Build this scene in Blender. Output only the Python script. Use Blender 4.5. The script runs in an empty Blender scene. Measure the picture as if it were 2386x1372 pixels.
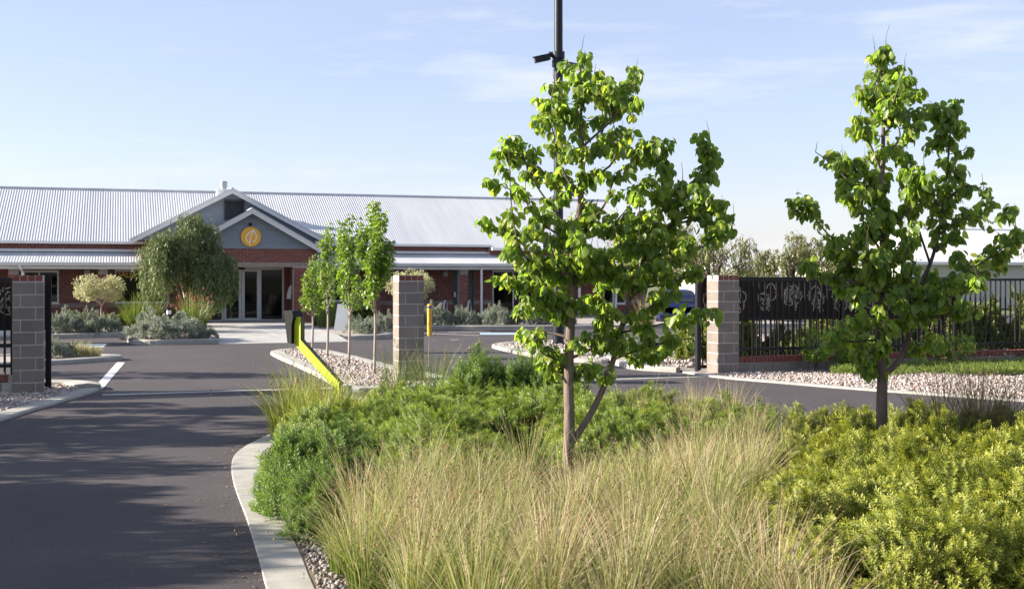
import bpy, math, random
import numpy as np
from mathutils import Vector, Matrix, Euler
R = math.radians
random.seed(7)
rng = np.random.default_rng(11)
SC = bpy.context.scene
COL = SC.collection

# ------------------------------------------------------------------ camera, sky, sun, exposure
YAW = R(18.45)
CR = (math.cos(YAW), -math.sin(YAW))      # the camera's right, on the ground
CF = (math.sin(YAW), math.cos(YAW))       # the camera's forward, on the ground
cd = bpy.data.cameras.new('camera'); cam = bpy.data.objects.new('camera', cd); COL.objects.link(cam)
cam.location = (0, 0, 1.89); cam.rotation_euler = (R(90), 0, -YAW)
cd.sensor_width = 36; cd.lens = 36 * 2721 / 2386; cd.shift_y = -45 / 2386
cd.clip_start = 0.1; cd.clip_end = 6000
cd.dof.use_dof = True; cd.dof.focus_distance = 11.5; cd.dof.aperture_fstop = 5.0
SC.camera = cam
SUN_EL = R(22.5)
SUN_AZ = R(-72.0)                          # clockwise from +Y
sdir = Vector((math.sin(SUN_AZ) * math.cos(SUN_EL), math.cos(SUN_AZ) * math.cos(SUN_EL), math.sin(SUN_EL)))
W = bpy.data.worlds.new('World'); SC.world = W; W.use_nodes = True
wn = W.node_tree.nodes; wl = W.node_tree.links
bg = wn['Background']
sky = wn.new('ShaderNodeTexSky'); sky.sky_type = 'NISHITA'; sky.sun_disc = False
sky.sun_elevation = SUN_EL; sky.sun_rotation = SUN_AZ % (2 * math.pi)
sky.altitude = 20; sky.air_density = 1.0; sky.dust_density = 0.5; sky.ozone_density = 1.5
# thin high cloud: a whitish veil, streaked, all round the sky
tc = wn.new('ShaderNodeTexCoord'); mp = wn.new('ShaderNodeMapping'); mp.inputs['Scale'].default_value = (1.6, 1.6, 9.0)
nz = wn.new('ShaderNodeTexNoise'); nz.inputs['Scale'].default_value = 2.2; nz.inputs['Detail'].default_value = 7; nz.inputs['Roughness'].default_value = 0.55
rp = wn.new('ShaderNodeValToRGB'); rp.color_ramp.elements[0].position = 0.42; rp.color_ramp.elements[0].color = (0.0, 0.0, 0.0, 1)
rp.color_ramp.elements[1].position = 0.80; rp.color_ramp.elements[1].color = (0.20, 0.20, 0.20, 1)
veil = wn.new('ShaderNodeMath'); veil.operation = 'ADD'; veil.inputs[1].default_value = 0.38
mx = wn.new('ShaderNodeMix'); mx.data_type = 'RGBA'
mx.inputs['B'].default_value = (3.25, 3.65, 4.5, 1)
wl.new(tc.outputs['Generated'], mp.inputs['Vector']); wl.new(mp.outputs[0], nz.inputs['Vector'])
wl.new(nz.outputs['Fac'], rp.inputs['Fac']); wl.new(rp.outputs['Color'], veil.inputs[0]); wl.new(veil.outputs[0], mx.inputs['Factor'])
tint = wn.new('ShaderNodeMix'); tint.data_type = 'RGBA'; tint.blend_type = 'MULTIPLY'; tint.inputs['Factor'].default_value = 1.0; tint.inputs['B'].default_value = (1.0, 0.905, 1.03, 1)
wl.new(sky.outputs['Color'], tint.inputs['A']); wl.new(tint.outputs['Result'], mx.inputs['A']); 
cm = wn.new('ShaderNodeMapping'); cm.inputs['Scale'].default_value = (2.2, 2.2, 14.0); cm.inputs['Location'].default_value = (0.3, 1.1, 0.4)
cn = wn.new('ShaderNodeTexNoise'); cn.inputs['Scale'].default_value = 1.7; cn.inputs['Detail'].default_value = 9; cn.inputs['Roughness'].default_value = 0.62
cr = wn.new('ShaderNodeValToRGB'); cr.color_ramp.elements[0].position = 0.50; cr.color_ramp.elements[1].position = 0.78; cr.color_ramp.elements[1].color = (0.75, 0.75, 0.75, 1)
cx = wn.new('ShaderNodeMix'); cx.data_type = 'RGBA'; cx.inputs['B'].default_value = (4.7, 4.8, 4.95, 1)
wl.new(tc.outputs['Generated'], cm.inputs['Vector']); wl.new(cm.outputs[0], cn.inputs['Vector']); wl.new(cn.outputs['Fac'], cr.inputs['Fac'])
wl.new(cr.outputs['Color'], cx.inputs['Factor']); wl.new(mx.outputs['Result'], cx.inputs['A']); wl.new(cx.outputs['Result'], bg.inputs['Color'])
bg.inputs['Strength'].default_value = 0.071
sl = bpy.data.lights.new('sun', 'SUN'); sl.energy = 5.0; sl.angle = R(0.53); sl.color = (1.0, 0.90, 0.76)
so = bpy.data.objects.new('sun', sl); COL.objects.link(so)
so.location = sdir * 80
so.rotation_euler = (-sdir).to_track_quat('-Z', 'Y').to_euler()
vs = SC.view_settings; vs.view_transform = 'Standard'; vs.look = 'None'; vs.gamma = 1; vs.exposure = 1.62; vs.use_curve_mapping = False
SC.cycles.use_denoising = True
SC.cycles.max_bounces = 8; SC.cycles.transparent_max_bounces = 8

# ------------------------------------------------------------------ materials
M = {}
def pmat(name, c1, c2=None, scale=6.0, rough=0.8, bump=0.0, bscale=60, metal=0.0, rnd=None, transl=None, spec=0.5, detail=5, lo=0.35, hi=0.65, stretch=None, c3=None, big=None, coat=0, objr=True):
    """rnd: ramp colours picked per piece (attribute rnd + object random); transl: (colour, factor); c3: fine speckle colour; big: second, large mottling"""
    m = bpy.data.materials.new(name); m.use_nodes = True; M[name] = m
    nt = m.node_tree; N = nt.nodes; Lk = nt.links
    b = N['Principled BSDF']; b.inputs['Roughness'].default_value = rough; b.inputs['Metallic'].default_value = metal
    b.inputs['Specular IOR Level'].default_value = spec; b.inputs['Coat Weight'].default_value = coat
    g = N.new('ShaderNodeNewGeometry'); vec = g.outputs['Position']
    if stretch:
        mpn = N.new('ShaderNodeMapping'); mpn.inputs['Scale'].default_value = stretch; Lk.new(vec, mpn.inputs['Vector']); vec = mpn.outputs[0]
    def noise(sc, det=detail):
        n = N.new('ShaderNodeTexNoise'); n.inputs['Scale'].default_value = sc; n.inputs['Detail'].default_value = det; n.inputs['Roughness'].default_value = 0.6
        Lk.new(vec, n.inputs['Vector']); return n.outputs['Fac']
    def ramp(fac, stops):
        r = N.new('ShaderNodeValToRGB'); e = r.color_ramp.elements
        while len(e) < len(stops): e.new(0.5)
        for i, (p, c) in enumerate(stops): e[i].position = p; e[i].color = (*c, 1)
        Lk.new(fac, r.inputs['Fac']); return r.outputs['Color']
    def mix(fac, a, bb, mode='MIX'):
        x = N.new('ShaderNodeMix'); x.data_type = 'RGBA'; x.blend_type = mode
        for s, v in ((x.inputs['Factor'], fac), (x.inputs['A'], a), (x.inputs['B'], bb)):
            if hasattr(v, 'is_output'): Lk.new(v, s)
            elif isinstance(v, (int, float)): s.default_value = v
            else: s.default_value = (*v, 1)
        return x.outputs['Result']
    c2 = c2 or c1
    if rnd:
        at = N.new('ShaderNodeAttribute'); at.attribute_name = 'rnd'
        oi = N.new('ShaderNodeObjectInfo')
        ad = N.new('ShaderNodeMath'); ad.operation = 'ADD'; Lk.new(at.outputs['Fac'], ad.inputs[0]); Lk.new(oi.outputs['Random'], ad.inputs[1])
        if not objr: Lk.remove(ad.inputs[1].links[0]); ad.inputs[1].default_value = 0.0
        fr = N.new('ShaderNodeMath'); fr.operation = 'FRACT'; Lk.new(ad.outputs[0], fr.inputs[0])
        col = ramp(fr.outputs[0], [(i / max(1, len(rnd) - 1), c) for i, c in enumerate(rnd)])
        if c1 is not None:
            t = ramp(noise(scale), [(lo, c1), (hi, c2)]); col = mix(1.0, col, t, 'MULTIPLY')
    else:
        col = ramp(noise(scale), [(lo, c1), (hi, c2)])
    if c3: col = mix(ramp(noise(bscale * 1.4, 2), [(0.60, (0, 0, 0)), (0.70, (1, 1, 1))]), col, c3)
    if big: col = mix(1.0, col, ramp(noise(big[0], 3), [(0.35, big[1]), (0.65, (1, 1, 1))]), 'MULTIPLY')
    tn = None
    Lk.new(col, b.inputs['Base Color'])
    if bump:
        bn = N.new('ShaderNodeBump'); bn.inputs['Strength'].default_value = bump; bn.inputs['Distance'].default_value = 0.01
        Lk.new(noise(bscale, 3), bn.inputs['Height']); Lk.new(bn.outputs[0], b.inputs['Normal'])
    if transl:
        tr = N.new('ShaderNodeBsdfTranslucent'); Lk.new(mix(1.0, col, transl[0], 'MULTIPLY'), tr.inputs['Color'])
        ms = N.new('ShaderNodeMixShader'); ms.inputs[0].default_value = transl[1]
        Lk.new(b.outputs[0], ms.inputs[1]); Lk.new(tr.outputs[0], ms.inputs[2])
        Lk.new(ms.outputs[0], N['Material Output'].inputs['Surface'])
    return m

pmat('asphalt', (0.035, 0.029, 0.033), (0.074, 0.062, 0.067), 42, 0.85, 1.0, 95, c3=(0.13, 0.115, 0.113), big=(0.55, (0.72, 0.72, 0.75)), lo=0.3, hi=0.7)
pmat('earth', (0.10, 0.07, 0.045), (0.17, 0.13, 0.09), 1.5, 0.95, 0.5, 40)
pmat('turf', (0.07, 0.09, 0.03), (0.14, 0.14, 0.06), 0.6, 0.95)
pmat('concrete', (0.30, 0.29, 0.265), (0.39, 0.38, 0.35), 5, 0.85, 0.25, 90, c3=(0.30, 0.29, 0.27), big=(0.9, (0.86, 0.85, 0.83)))
pmat('path_concrete', (0.34, 0.335, 0.32), (0.42, 0.41, 0.395), 2, 0.8, 0.2, 90, big=(0.6, (0.9, 0.9, 0.9)))
pmat('mulch_gravel', (0.20, 0.17, 0.15), (0.40, 0.36, 0.33), 22, 0.9, 0.8, 30, lo=0.4, hi=0.6)
pmat('pebble', (0.85, 0.85, 0.85), (1, 1, 1), 30, 0.75, rnd=[(0.14, 0.10, 0.085), (0.34, 0.29, 0.26), (0.46, 0.40, 0.37), (0.27, 0.20, 0.175), (0.52, 0.49, 0.47)])
pmat('dark_pebble', (0.85, 0.85, 0.85), (1, 1, 1), 30, 0.8, rnd=[(0.08, 0.065, 0.055), (0.22, 0.20, 0.18), (0.34, 0.31, 0.29), (0.15, 0.12, 0.10), (0.42, 0.40, 0.38)])
pmat('white_paint', (0.62, 0.62, 0.60), (0.74, 0.74, 0.72), 14, 0.7, 0.2, 100)
pmat('blue_paint', (0.26, 0.36, 0.46), (0.34, 0.44, 0.54), 10, 0.7)
pmat('block', (0.90, 0.90, 0.90), (1, 1, 1), 20, 0.9, 0.5, 120, rnd=[(0.185, 0.16, 0.142), (0.24, 0.208, 0.185), (0.205, 0.18, 0.16), (0.225, 0.19, 0.165)], big=(2.5, (0.82, 0.80, 0.78)))
pmat('mortar', (0.38, 0.36, 0.33), (0.47, 0.45, 0.41), 15, 0.95)
pmat('brick', (0.82, 0.82, 0.82), (1.05, 1.05, 1.05), 18, 0.85, 0.4, 70, rnd=[(0.165, 0.048, 0.036), (0.21, 0.062, 0.045), (0.14, 0.042, 0.036), (0.225, 0.075, 0.052), (0.18, 0.05, 0.038)])
pmat('buff_brick', (0.85, 0.85, 0.85), (1, 1, 1), 18, 0.85, 0.3, 70, rnd=[(0.26, 0.21, 0.17), (0.31, 0.26, 0.215), (0.23, 0.195, 0.165)])
pmat('roof_steel', (0.50, 0.51, 0.53), (0.56, 0.57, 0.59), 4, 0.42, big=(0.9, (0.88, 0.885, 0.90)), stretch=(1, 0.10, 0.10))
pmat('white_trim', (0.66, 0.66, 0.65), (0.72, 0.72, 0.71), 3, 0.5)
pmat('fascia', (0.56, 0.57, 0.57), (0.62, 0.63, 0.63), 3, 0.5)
pmat('board', (0.95, 0.95, 0.95), (1, 1, 1), 4, 0.6, rnd=[(0.165, 0.20, 0.24), (0.18, 0.215, 0.255), (0.17, 0.205, 0.245)])
pmat('louvre', (0.018, 0.022, 0.03), (0.025, 0.03, 0.04), 4, 0.5)
pmat('glass', (0.004, 0.005, 0.006), (0.007, 0.008, 0.008), 0.6, 0.03, spec=0.22)
pmat('door_frame', (0.55, 0.56, 0.56), (0.6, 0.61, 0.61), 3, 0.35)
pmat('teal_door', (0.016, 0.035, 0.038), (0.02, 0.042, 0.045), 3, 0.4)
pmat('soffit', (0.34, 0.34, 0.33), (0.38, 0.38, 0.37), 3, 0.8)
pmat('sign_yellow', (0.72, 0.36, 0.02), (0.76, 0.39, 0.025), 3, 0.5)
pmat('sign_white', (0.78, 0.77, 0.72), (0.82, 0.81, 0.77), 3, 0.5)
pmat('gold_letter', (0.75, 0.45, 0.06), (0.8, 0.48, 0.07), 3, 0.5)
pmat('black_steel', (0.005, 0.005, 0.006), (0.008, 0.008, 0.009), 9, 0.45, spec=0.3)
pmat('brown_panel', (0.014, 0.008, 0.007), (0.02, 0.012, 0.009), 5, 0.6, spec=0.25)
pmat('slot_daylight', (0.36, 0.33, 0.27), (0.48, 0.45, 0.38), 6, 0.6)  # cream tone painted for daylight showing through the gate panel's leaf slots
pmat('dark_pole', (0.006, 0.009, 0.016), (0.008, 0.012, 0.02), 4, 0.45, spec=0.3)
pmat('lime_paint', (0.42, 0.50, 0.016), (0.46, 0.54, 0.02), 5, 0.45, big=(3, (0.94, 0.94, 0.94)))
pmat('lime_edge', (0.05, 0.06, 0.012), (0.06, 0.07, 0.015), 5, 0.5)
pmat('reader_black', (0.004, 0.0045, 0.005), (0.006, 0.0065, 0.007), 6, 0.5, spec=0.2)
pmat('pale_blue_box', (0.22, 0.30, 0.34), (0.26, 0.34, 0.38), 6, 0.6)
pmat('bollard_yellow', (0.62, 0.33, 0.02), (0.68, 0.37, 0.025), 8, 0.5, big=(4, (0.9, 0.9, 0.88)))
pmat('band_blue', (0.03, 0.06, 0.25), None, 5, 0.5)
pmat('band_white', (0.7, 0.7, 0.68), None, 5, 0.4)
pmat('galvanised', (0.45, 0.46, 0.47), (0.55, 0.56, 0.57), 12, 0.3, metal=0.8)
pmat('car_blue', (0.006, 0.014, 0.075), (0.007, 0.016, 0.085), 2, 0.3, coat=0.4)
pmat('car_white', (0.62, 0.62, 0.62), (0.66, 0.66, 0.66), 2, 0.3, coat=0.6)
pmat('car_glass', (0.02, 0.025, 0.028), None, 2, 0.03, spec=0.9)
pmat('tyre', (0.014, 0.014, 0.014), None, 30, 0.9)
pmat('rim', (0.4, 0.4, 0.41), None, 8, 0.3, metal=0.8)
pmat('tail_red', (0.42, 0.012, 0.012), None, 5, 0.2)
pmat('plate', (0.65, 0.63, 0.5), None, 5, 0.5)
pmat('bark', (0.095, 0.070, 0.058), (0.19, 0.145, 0.118), 9, 0.9, 0.7, 40, stretch=(1, 1, 0.3))
pmat('dark_bark', (0.06, 0.045, 0.037), (0.14, 0.105, 0.085), 9, 0.9, 0.7, 40, stretch=(1, 1, 0.3))
pmat('pale_bark', (0.24, 0.20, 0.17), (0.36, 0.31, 0.27), 12, 0.9, 0.5, 40, stretch=(1, 1, 0.3))
pmat('pear_leaf', (0.88, 0.88, 0.88), (1, 1, 1), 8, 0.42, rnd=[(0.13, 0.215, 0.040), (0.20, 0.295, 0.055), (0.10, 0.175, 0.040), (0.26, 0.33, 0.07), (0.15, 0.245, 0.042), (0.33, 0.35, 0.07)], transl=((1.9, 1.9, 0.95), 0.58), spec=0.6)
pmat('young_leaf', (0.88, 0.88, 0.88), (1, 1, 1), 4, 0.45, rnd=[(0.12, 0.20, 0.025), (0.18, 0.27, 0.036), (0.10, 0.18, 0.022), (0.22, 0.30, 0.045)], transl=((1.8, 1.9, 0.9), 0.42))
pmat('willow_leaf', (0.85, 0.85, 0.85), (1, 1, 1), 4, 0.5, rnd=[(0.085, 0.125, 0.042), (0.15, 0.19, 0.065), (0.065, 0.10, 0.038), (0.23, 0.25, 0.095)], transl=((1.3, 1.4, 0.9), 0.33))
pmat('cream_leaf', (0.9, 0.9, 0.9), (1, 1, 1), 4, 0.5, rnd=[(0.42, 0.42, 0.22), (0.52, 0.50, 0.30), (0.32, 0.35, 0.17), (0.58, 0.56, 0.38)], transl=((1.1, 1.1, 0.95), 0.4))
pmat('silver_leaf', (0.9, 0.9, 0.9), (1, 1, 1), 4, 0.7, rnd=[(0.22, 0.25, 0.19), (0.31, 0.34, 0.28), (0.17, 0.21, 0.15), (0.36, 0.38, 0.32)], transl=((1.2, 1.2, 1.0), 0.25))
pmat('strap_leaf', (0.9, 0.9, 0.9), (1, 1, 1), 4, 0.5, rnd=[(0.09, 0.14, 0.025), (0.15, 0.20, 0.04), (0.07, 0.115, 0.02), (0.20, 0.22, 0.07)], transl=((1.6, 1.6, 0.8), 0.35))
pmat('lomandra_leaf', (0.9, 0.9, 0.9), (1, 1, 1), 4, 0.45, rnd=[(0.19, 0.24, 0.04), (0.28, 0.31, 0.06), (0.15, 0.20, 0.03), (0.38, 0.36, 0.13)], transl=((1.5, 1.5, 0.8), 0.35))
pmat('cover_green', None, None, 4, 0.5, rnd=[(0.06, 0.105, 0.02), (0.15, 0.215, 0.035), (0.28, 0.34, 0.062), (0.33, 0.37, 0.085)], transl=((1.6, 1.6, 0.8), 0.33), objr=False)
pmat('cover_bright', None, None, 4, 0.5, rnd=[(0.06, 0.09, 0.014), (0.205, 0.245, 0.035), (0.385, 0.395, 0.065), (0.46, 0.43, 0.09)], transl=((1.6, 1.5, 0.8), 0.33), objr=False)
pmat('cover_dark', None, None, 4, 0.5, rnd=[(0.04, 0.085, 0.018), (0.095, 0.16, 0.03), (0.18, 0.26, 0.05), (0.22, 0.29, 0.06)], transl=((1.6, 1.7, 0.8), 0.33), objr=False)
pmat('hedge_leaf', (0.85, 0.85, 0.85), (1, 1, 1), 4, 0.5, rnd=[(0.11, 0.15, 0.03), (0.19, 0.23, 0.045), (0.085, 0.12, 0.028), (0.26, 0.27, 0.065)], transl=((1.5, 1.5, 0.8), 0.35))
pmat('gum_leaf', (0.9, 0.9, 0.9), (1, 1, 1), 4, 0.5, rnd=[(0.13, 0.155, 0.06), (0.21, 0.215, 0.08), (0.10, 0.125, 0.055), (0.28, 0.25, 0.10)], transl=((1.4, 1.4, 0.8), 0.35))
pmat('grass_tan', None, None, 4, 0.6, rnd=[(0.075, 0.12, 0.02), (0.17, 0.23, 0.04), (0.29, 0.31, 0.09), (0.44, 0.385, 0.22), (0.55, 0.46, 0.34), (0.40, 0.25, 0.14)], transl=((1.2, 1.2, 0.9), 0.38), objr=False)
pmat('sedge', None, None, 4, 0.6, rnd=[(0.08, 0.075, 0.03), (0.20, 0.15, 0.09), (0.12, 0.11, 0.045), (0.26, 0.20, 0.12)], transl=((1.3, 1.3, 0.9), 0.3))
pmat('seed_brown', None, None, 4, 0.7, rnd=[(0.14, 0.07, 0.035), (0.28, 0.17, 0.085), (0.20, 0.11, 0.055)])
pmat('flower_red', None, None, 4, 0.6, rnd=[(0.28, 0.05, 0.03), (0.34, 0.10, 0.05), (0.24, 0.06, 0.04)])
pmat('house_roof', (0.74, 0.74, 0.73), (0.78, 0.78, 0.77), 2, 0.5)
pmat('house_wall', (0.45, 0.44, 0.40), (0.5, 0.49, 0.45), 2, 0.8)

# ------------------------------------------------------------------ mesh helpers
def tag(o, label=None, cat=None, group=None, kind=None):
    if label: o['label'] = label
    if cat: o['category'] = cat
    if group: o['group'] = group
    if kind: o['kind'] = kind
    return o
def empty(name, loc=(0, 0, 0), rz=0.0, label=None, cat=None, group=None):
    o = bpy.data.objects.new(name, None); o.empty_display_size = 0.2
    o.location = loc; o.rotation_euler = (0, 0, rz); COL.objects.link(o)
    return tag(o, label, cat, group)
def mkmesh(V, F, mat, rnd=None, smooth=False):
    me = bpy.data.meshes.new('m')
    V = np.asarray(V, dtype=np.float32)
    if isinstance(F, np.ndarray):
        k = F.shape[1]; n = len(F)
        me.vertices.add(len(V)); me.vertices.foreach_set('co', V.ravel())
        me.loops.add(n * k); me.loops.foreach_set('vertex_index', F.astype(np.int32).ravel())
        me.polygons.add(n); me.polygons.foreach_set('loop_start', np.arange(0, n * k, k, dtype=np.int32))
        me.update(calc_edges=True); me.validate()
    else:
        me.from_pydata([tuple(map(float, v)) for v in V], [], F); me.update()
    if smooth: me.polygons.foreach_set('use_smooth', np.ones(len(me.polygons), dtype=bool))
    if rnd is not None:
        a = me.attributes.new('rnd', 'FLOAT', 'POINT'); a.data.foreach_set('value', np.asarray(rnd, dtype=np.float32))
    for m in (mat if isinstance(mat, (list, tuple)) else [mat]): me.materials.append(M[m])
    return me
def obj(name, me, parent=None, loc=(0, 0, 0), rz=0.0):
    me.name = name
    o = bpy.data.objects.new(name, me); COL.objects.link(o); o.location = loc; o.rotation_euler = (0, 0, rz)
    if parent: o.parent = parent
    return o
class MB:
    """collects boxes, prisms, tubes for one mesh"""
    def __init__(s): s.V = []; s.F = []; s.r = []
    def add(s, V, F, r=0.0):
        k = len(s.V); s.V += [tuple(v) for v in V]; s.F += [tuple(i + k for i in f) for f in F]; s.r += [r] * len(V); return s
    def box(s, x0, x1, y0, y1, z0, z1, r=0.0, bev=0.0):
        if bev > 0:
            b = bev; P = []
            for z, i in ((z0, b), (z0 + b, 0), (z1 - b, 0), (z1, b)):
                P += [(x0 + i, y0 + i, z), (x1 - i, y0 + i, z), (x1 - i, y1 - i, z), (x0 + i, y1 - i, z)]
            F = [(3, 2, 1, 0), (12, 13, 14, 15)]
            for l in range(3):
                for j in range(4): F.append((l * 4 + j, l * 4 + (j + 1) % 4, l * 4 + 4 + (j + 1) % 4, l * 4 + 4 + j))
            return s.add(P, F, r)
        P = [(x0, y0, z0), (x1, y0, z0), (x1, y1, z0), (x0, y1, z0), (x0, y0, z1), (x1, y0, z1), (x1, y1, z1), (x0, y1, z1)]
        return s.add(P, [(3, 2, 1, 0), (4, 5, 6, 7), (0, 1, 5, 4), (1, 2, 6, 5), (2, 3, 7, 6), (3, 0, 4, 7)], r)
    def prism(s, poly, axis, a0, a1, r=0.0):
        """poly: 2D points in the other two axes (x,z for axis y; x,y for axis z; y,z for axis x)"""
        def P(p, a): return {'x': (a, p[0], p[1]), 'y': (p[0], a, p[1]), 'z': (p[0], p[1], a)}[axis]
        n = len(poly); V = [P(p, a0) for p in poly] + [P(p, a1) for p in poly]
        F = [tuple(range(n))[::-1], tuple(range(n, 2 * n))] + [(i, (i + 1) % n, n + (i + 1) % n, n + i) for i in range(n)]
        return s.add(V, F, r)
    def tube(s, pts, rad, n=8, r=0.0, cap=True):
        pts = [Vector(p) for p in pts]; rad = rad if isinstance(rad, (list, tuple, np.ndarray)) else [rad] * len(pts)
        V = []; prev = None
        for i, p in enumerate(pts):
            d = (pts[min(i + 1, len(pts) - 1)] - pts[max(i - 1, 0)]).normalized()
            a = Vector((0, 1, 0)) if prev is None else prev
            if abs(a.dot(d)) > 0.95: a = Vector((1, 0, 0))
            x = (a - d * a.dot(d)).normalized(); prev = x; y = d.cross(x)
            for j in range(n):
                t = 2 * math.pi * j / n; V.append(p + (x * math.cos(t) + y * math.sin(t)) * float(rad[i]))
        F = []
        for i in range(len(pts) - 1):
            for j in range(n): F.append((i * n + j, i * n + (j + 1) % n, (i + 1) * n + (j + 1) % n, (i + 1) * n + j))
        if cap: F += [tuple(range(n))[::-1], tuple(range((len(pts) - 1) * n, len(pts) * n))]
        return s.add(V, F, r)
    def lathe(s, prof, c=(0, 0, 0), n=20, r=0.0):
        V = []; F = []
        for q, z in prof:
            for j in range(n): t = 2 * math.pi * j / n; V.append((c[0] + q * math.cos(t), c[1] + q * math.sin(t), c[2] + z))
        for i in range(len(prof) - 1):
            for j in range(n): F.append((i * n + j, i * n + (j + 1) % n, (i + 1) * n + (j + 1) % n, (i + 1) * n + j))
        F += [tuple(range(n))[::-1], tuple(range((len(prof) - 1) * n, len(prof) * n))]
        return s.add(V, F, r)
    def mesh(s, mat, smooth=False): return mkmesh(s.V, s.F, mat, s.r, smooth)
    def obj(s, name, mat, parent=None, loc=(0, 0, 0), rz=0.0, smooth=False): return obj(name, s.mesh(mat, smooth), parent, loc, rz)
def spline(pts, n=8, closed=False):
    P = [np.array(p, float) for p in pts]; out = []
    m = len(P)
    for i in range(m if closed else m - 1):
        if closed: a, b, c, d = P[(i - 1) % m], P[i], P[(i + 1) % m], P[(i + 2) % m]
        else: a, b, c, d = P[max(i - 1, 0)], P[i], P[i + 1], P[min(i + 2, m - 1)]
        for k in range(n):
            t = k / n
            out.append(0.5 * ((2 * b) + (-a + c) * t + (2 * a - 5 * b + 4 * c - d) * t * t + (-a + 3 * b - 3 * c + d) * t ** 3))
    if not closed: out.append(P[-1])
    return out
def sheet(name, poly, z, mat, kind='structure'):
    return tag(obj(name, mkmesh([(p[0], p[1], z) for p in poly], [tuple(range(len(poly)))], mat)), kind=kind)
def scatter(TV, TF, pos, rot, scl):
    """numpy instancing: template verts/faces at each pos with 3x3 rot and scale -> V, F"""
    N = len(pos); k = len(TV)
    scl = np.asarray(scl, float)
    if scl.ndim == 1: scl = np.repeat(scl[:, None], 3, 1)
    V = np.einsum('nij,nkj->nki', rot, TV[None] * scl[:, None, :]) + pos[:, None, :]
    F = TF[None] + (np.arange(N) * k)[:, None, None]
    return V.reshape(-1, 3), F.reshape(-1, TF.shape[1])
def frames(d, up):
    """rotation matrices with y axis along d and z axis near up"""
    d = d / (np.linalg.norm(d, axis=1, keepdims=True) + 1e-9)
    x = np.cross(d, up); x /= (np.linalg.norm(x, axis=1, keepdims=True) + 1e-9)
    z = np.cross(x, d)
    return np.stack([x, d, z], axis=2)
def rvec(n, g=rng):
    v = g.normal(size=(n, 3)); return v / np.linalg.norm(v, axis=1, keepdims=True)
def inpoly(p, poly):
    x, y = p; c = False; n = len(poly)
    for i in range(n):
        x0, y0 = poly[i][:2]; x1, y1 = poly[i - 1][:2]
        if (y0 > y) != (y1 > y) and x < (x1 - x0) * (y - y0) / (y1 - y0) + x0: c = not c
    return c
def inpoly_np(P, poly):
    x, y = P[:, 0], P[:, 1]; c = np.zeros(len(P), bool)
    for i in range(len(poly)):
        x0, y0 = poly[i][:2]; x1, y1 = poly[i - 1][:2]
        if y0 == y1: continue
        c ^= ((y0 > y) != (y1 > y)) & (x < (x1 - x0) * (y - y0) / (y1 - y0) + x0)
    return c

# ------------------------------------------------------------------ ground, road, kerbs, beds
g = 1500
sheet('ground', [(-g, -g), (g, -g), (g, g), (-g, g)], -0.05, 'turf')
sheet('asphalt_road', [(-45, -25), (60, -25), (60, 46), (-45, 46)], 0.0, 'asphalt')

def kerb(pts, width, h, seg=2.4, closed=False, side=1, crown=0.0):
    """a concrete kerb along pts (outer edge), width to the left*side; sections with open joints between, over a recessed footing"""
    P = [np.array(p[:2], float) for p in pts]
    if closed: P = P + [P[0]]
    n = len(P); D = []
    for i in range(n):
        if closed and i in (0, n - 1): d = P[1] - P[-2]
        else: d = P[min(i + 1, n - 1)] - P[max(i - 1, 0)]
        D.append(d / np.linalg.norm(d))
    Nn = [np.array((-d[1], d[0])) * side for d in D]
    b = min(0.035, h * 0.6)
    prof = [(0, -0.04), (0, h - b), (b * 0.35, h - b * 0.3), (b * 1.2, h), (width * 0.5, h + crown), (width - 0.015, h), (width, h - 0.012), (width, -0.04)]
    base = [(0.02, -0.04), (0.02, h - 0.03), (width - 0.02, h - 0.03), (width - 0.02, -0.04)]
    def sweep(idx, prof):
        V = []; F = []; k = len(prof)
        for p, q in idx:
            for o, z in prof: V.append((p[0] + q[0] * o, p[1] + q[1] * o, z))
        for i in range(len(idx) - 1):
            for j in range(k - 1): F.append((i * k + j, i * k + j + 1, (i + 1) * k + j + 1, (i + 1) * k + j))
        F += [tuple(range(k)), tuple(range((len(idx) - 1) * k, len(idx) * k))[::-1]]
        return V, F
    V, F = sweep(list(zip(P, Nn)), base)
    root = tag(obj('kerb', mkmesh(V, F, 'mulch_gravel')), kind='structure')
    L = np.concatenate([[0], np.cumsum([np.linalg.norm(P[i + 1] - P[i]) for i in range(n - 1)])])
    tot = L[-1]; m = max(1, round(tot / seg)); step = tot / m
    PA = np.array(P); NA = np.array(Nn)
    def at(s): return (np.array([np.interp(s, L, PA[:, 0]), np.interp(s, L, PA[:, 1])]), np.array([np.interp(s, L, NA[:, 0]), np.interp(s, L, NA[:, 1])]))
    for i in range(m):
        s0, s1 = i * step + 0.005, (i + 1) * step - 0.005
        ss = [s0] + [x for x in L if s0 + 0.02 < x < s1 - 0.02] + [s1]
        V, F = sweep([at(x) for x in ss], prof)
        obj('kerb_section', mkmesh(V, F, 'concrete'), root)
    return root
def inset(pts, width, side):
    P = [np.array(p[:2], float) for p in pts]; out = []
    for i in range(len(P)):
        d = P[min(i + 1, len(P) - 1)] - P[max(i - 1, 0)]; d /= np.linalg.norm(d)
        out.append(P[i] + np.array((-d[1], d[0])) * side * width)
    return out

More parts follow.
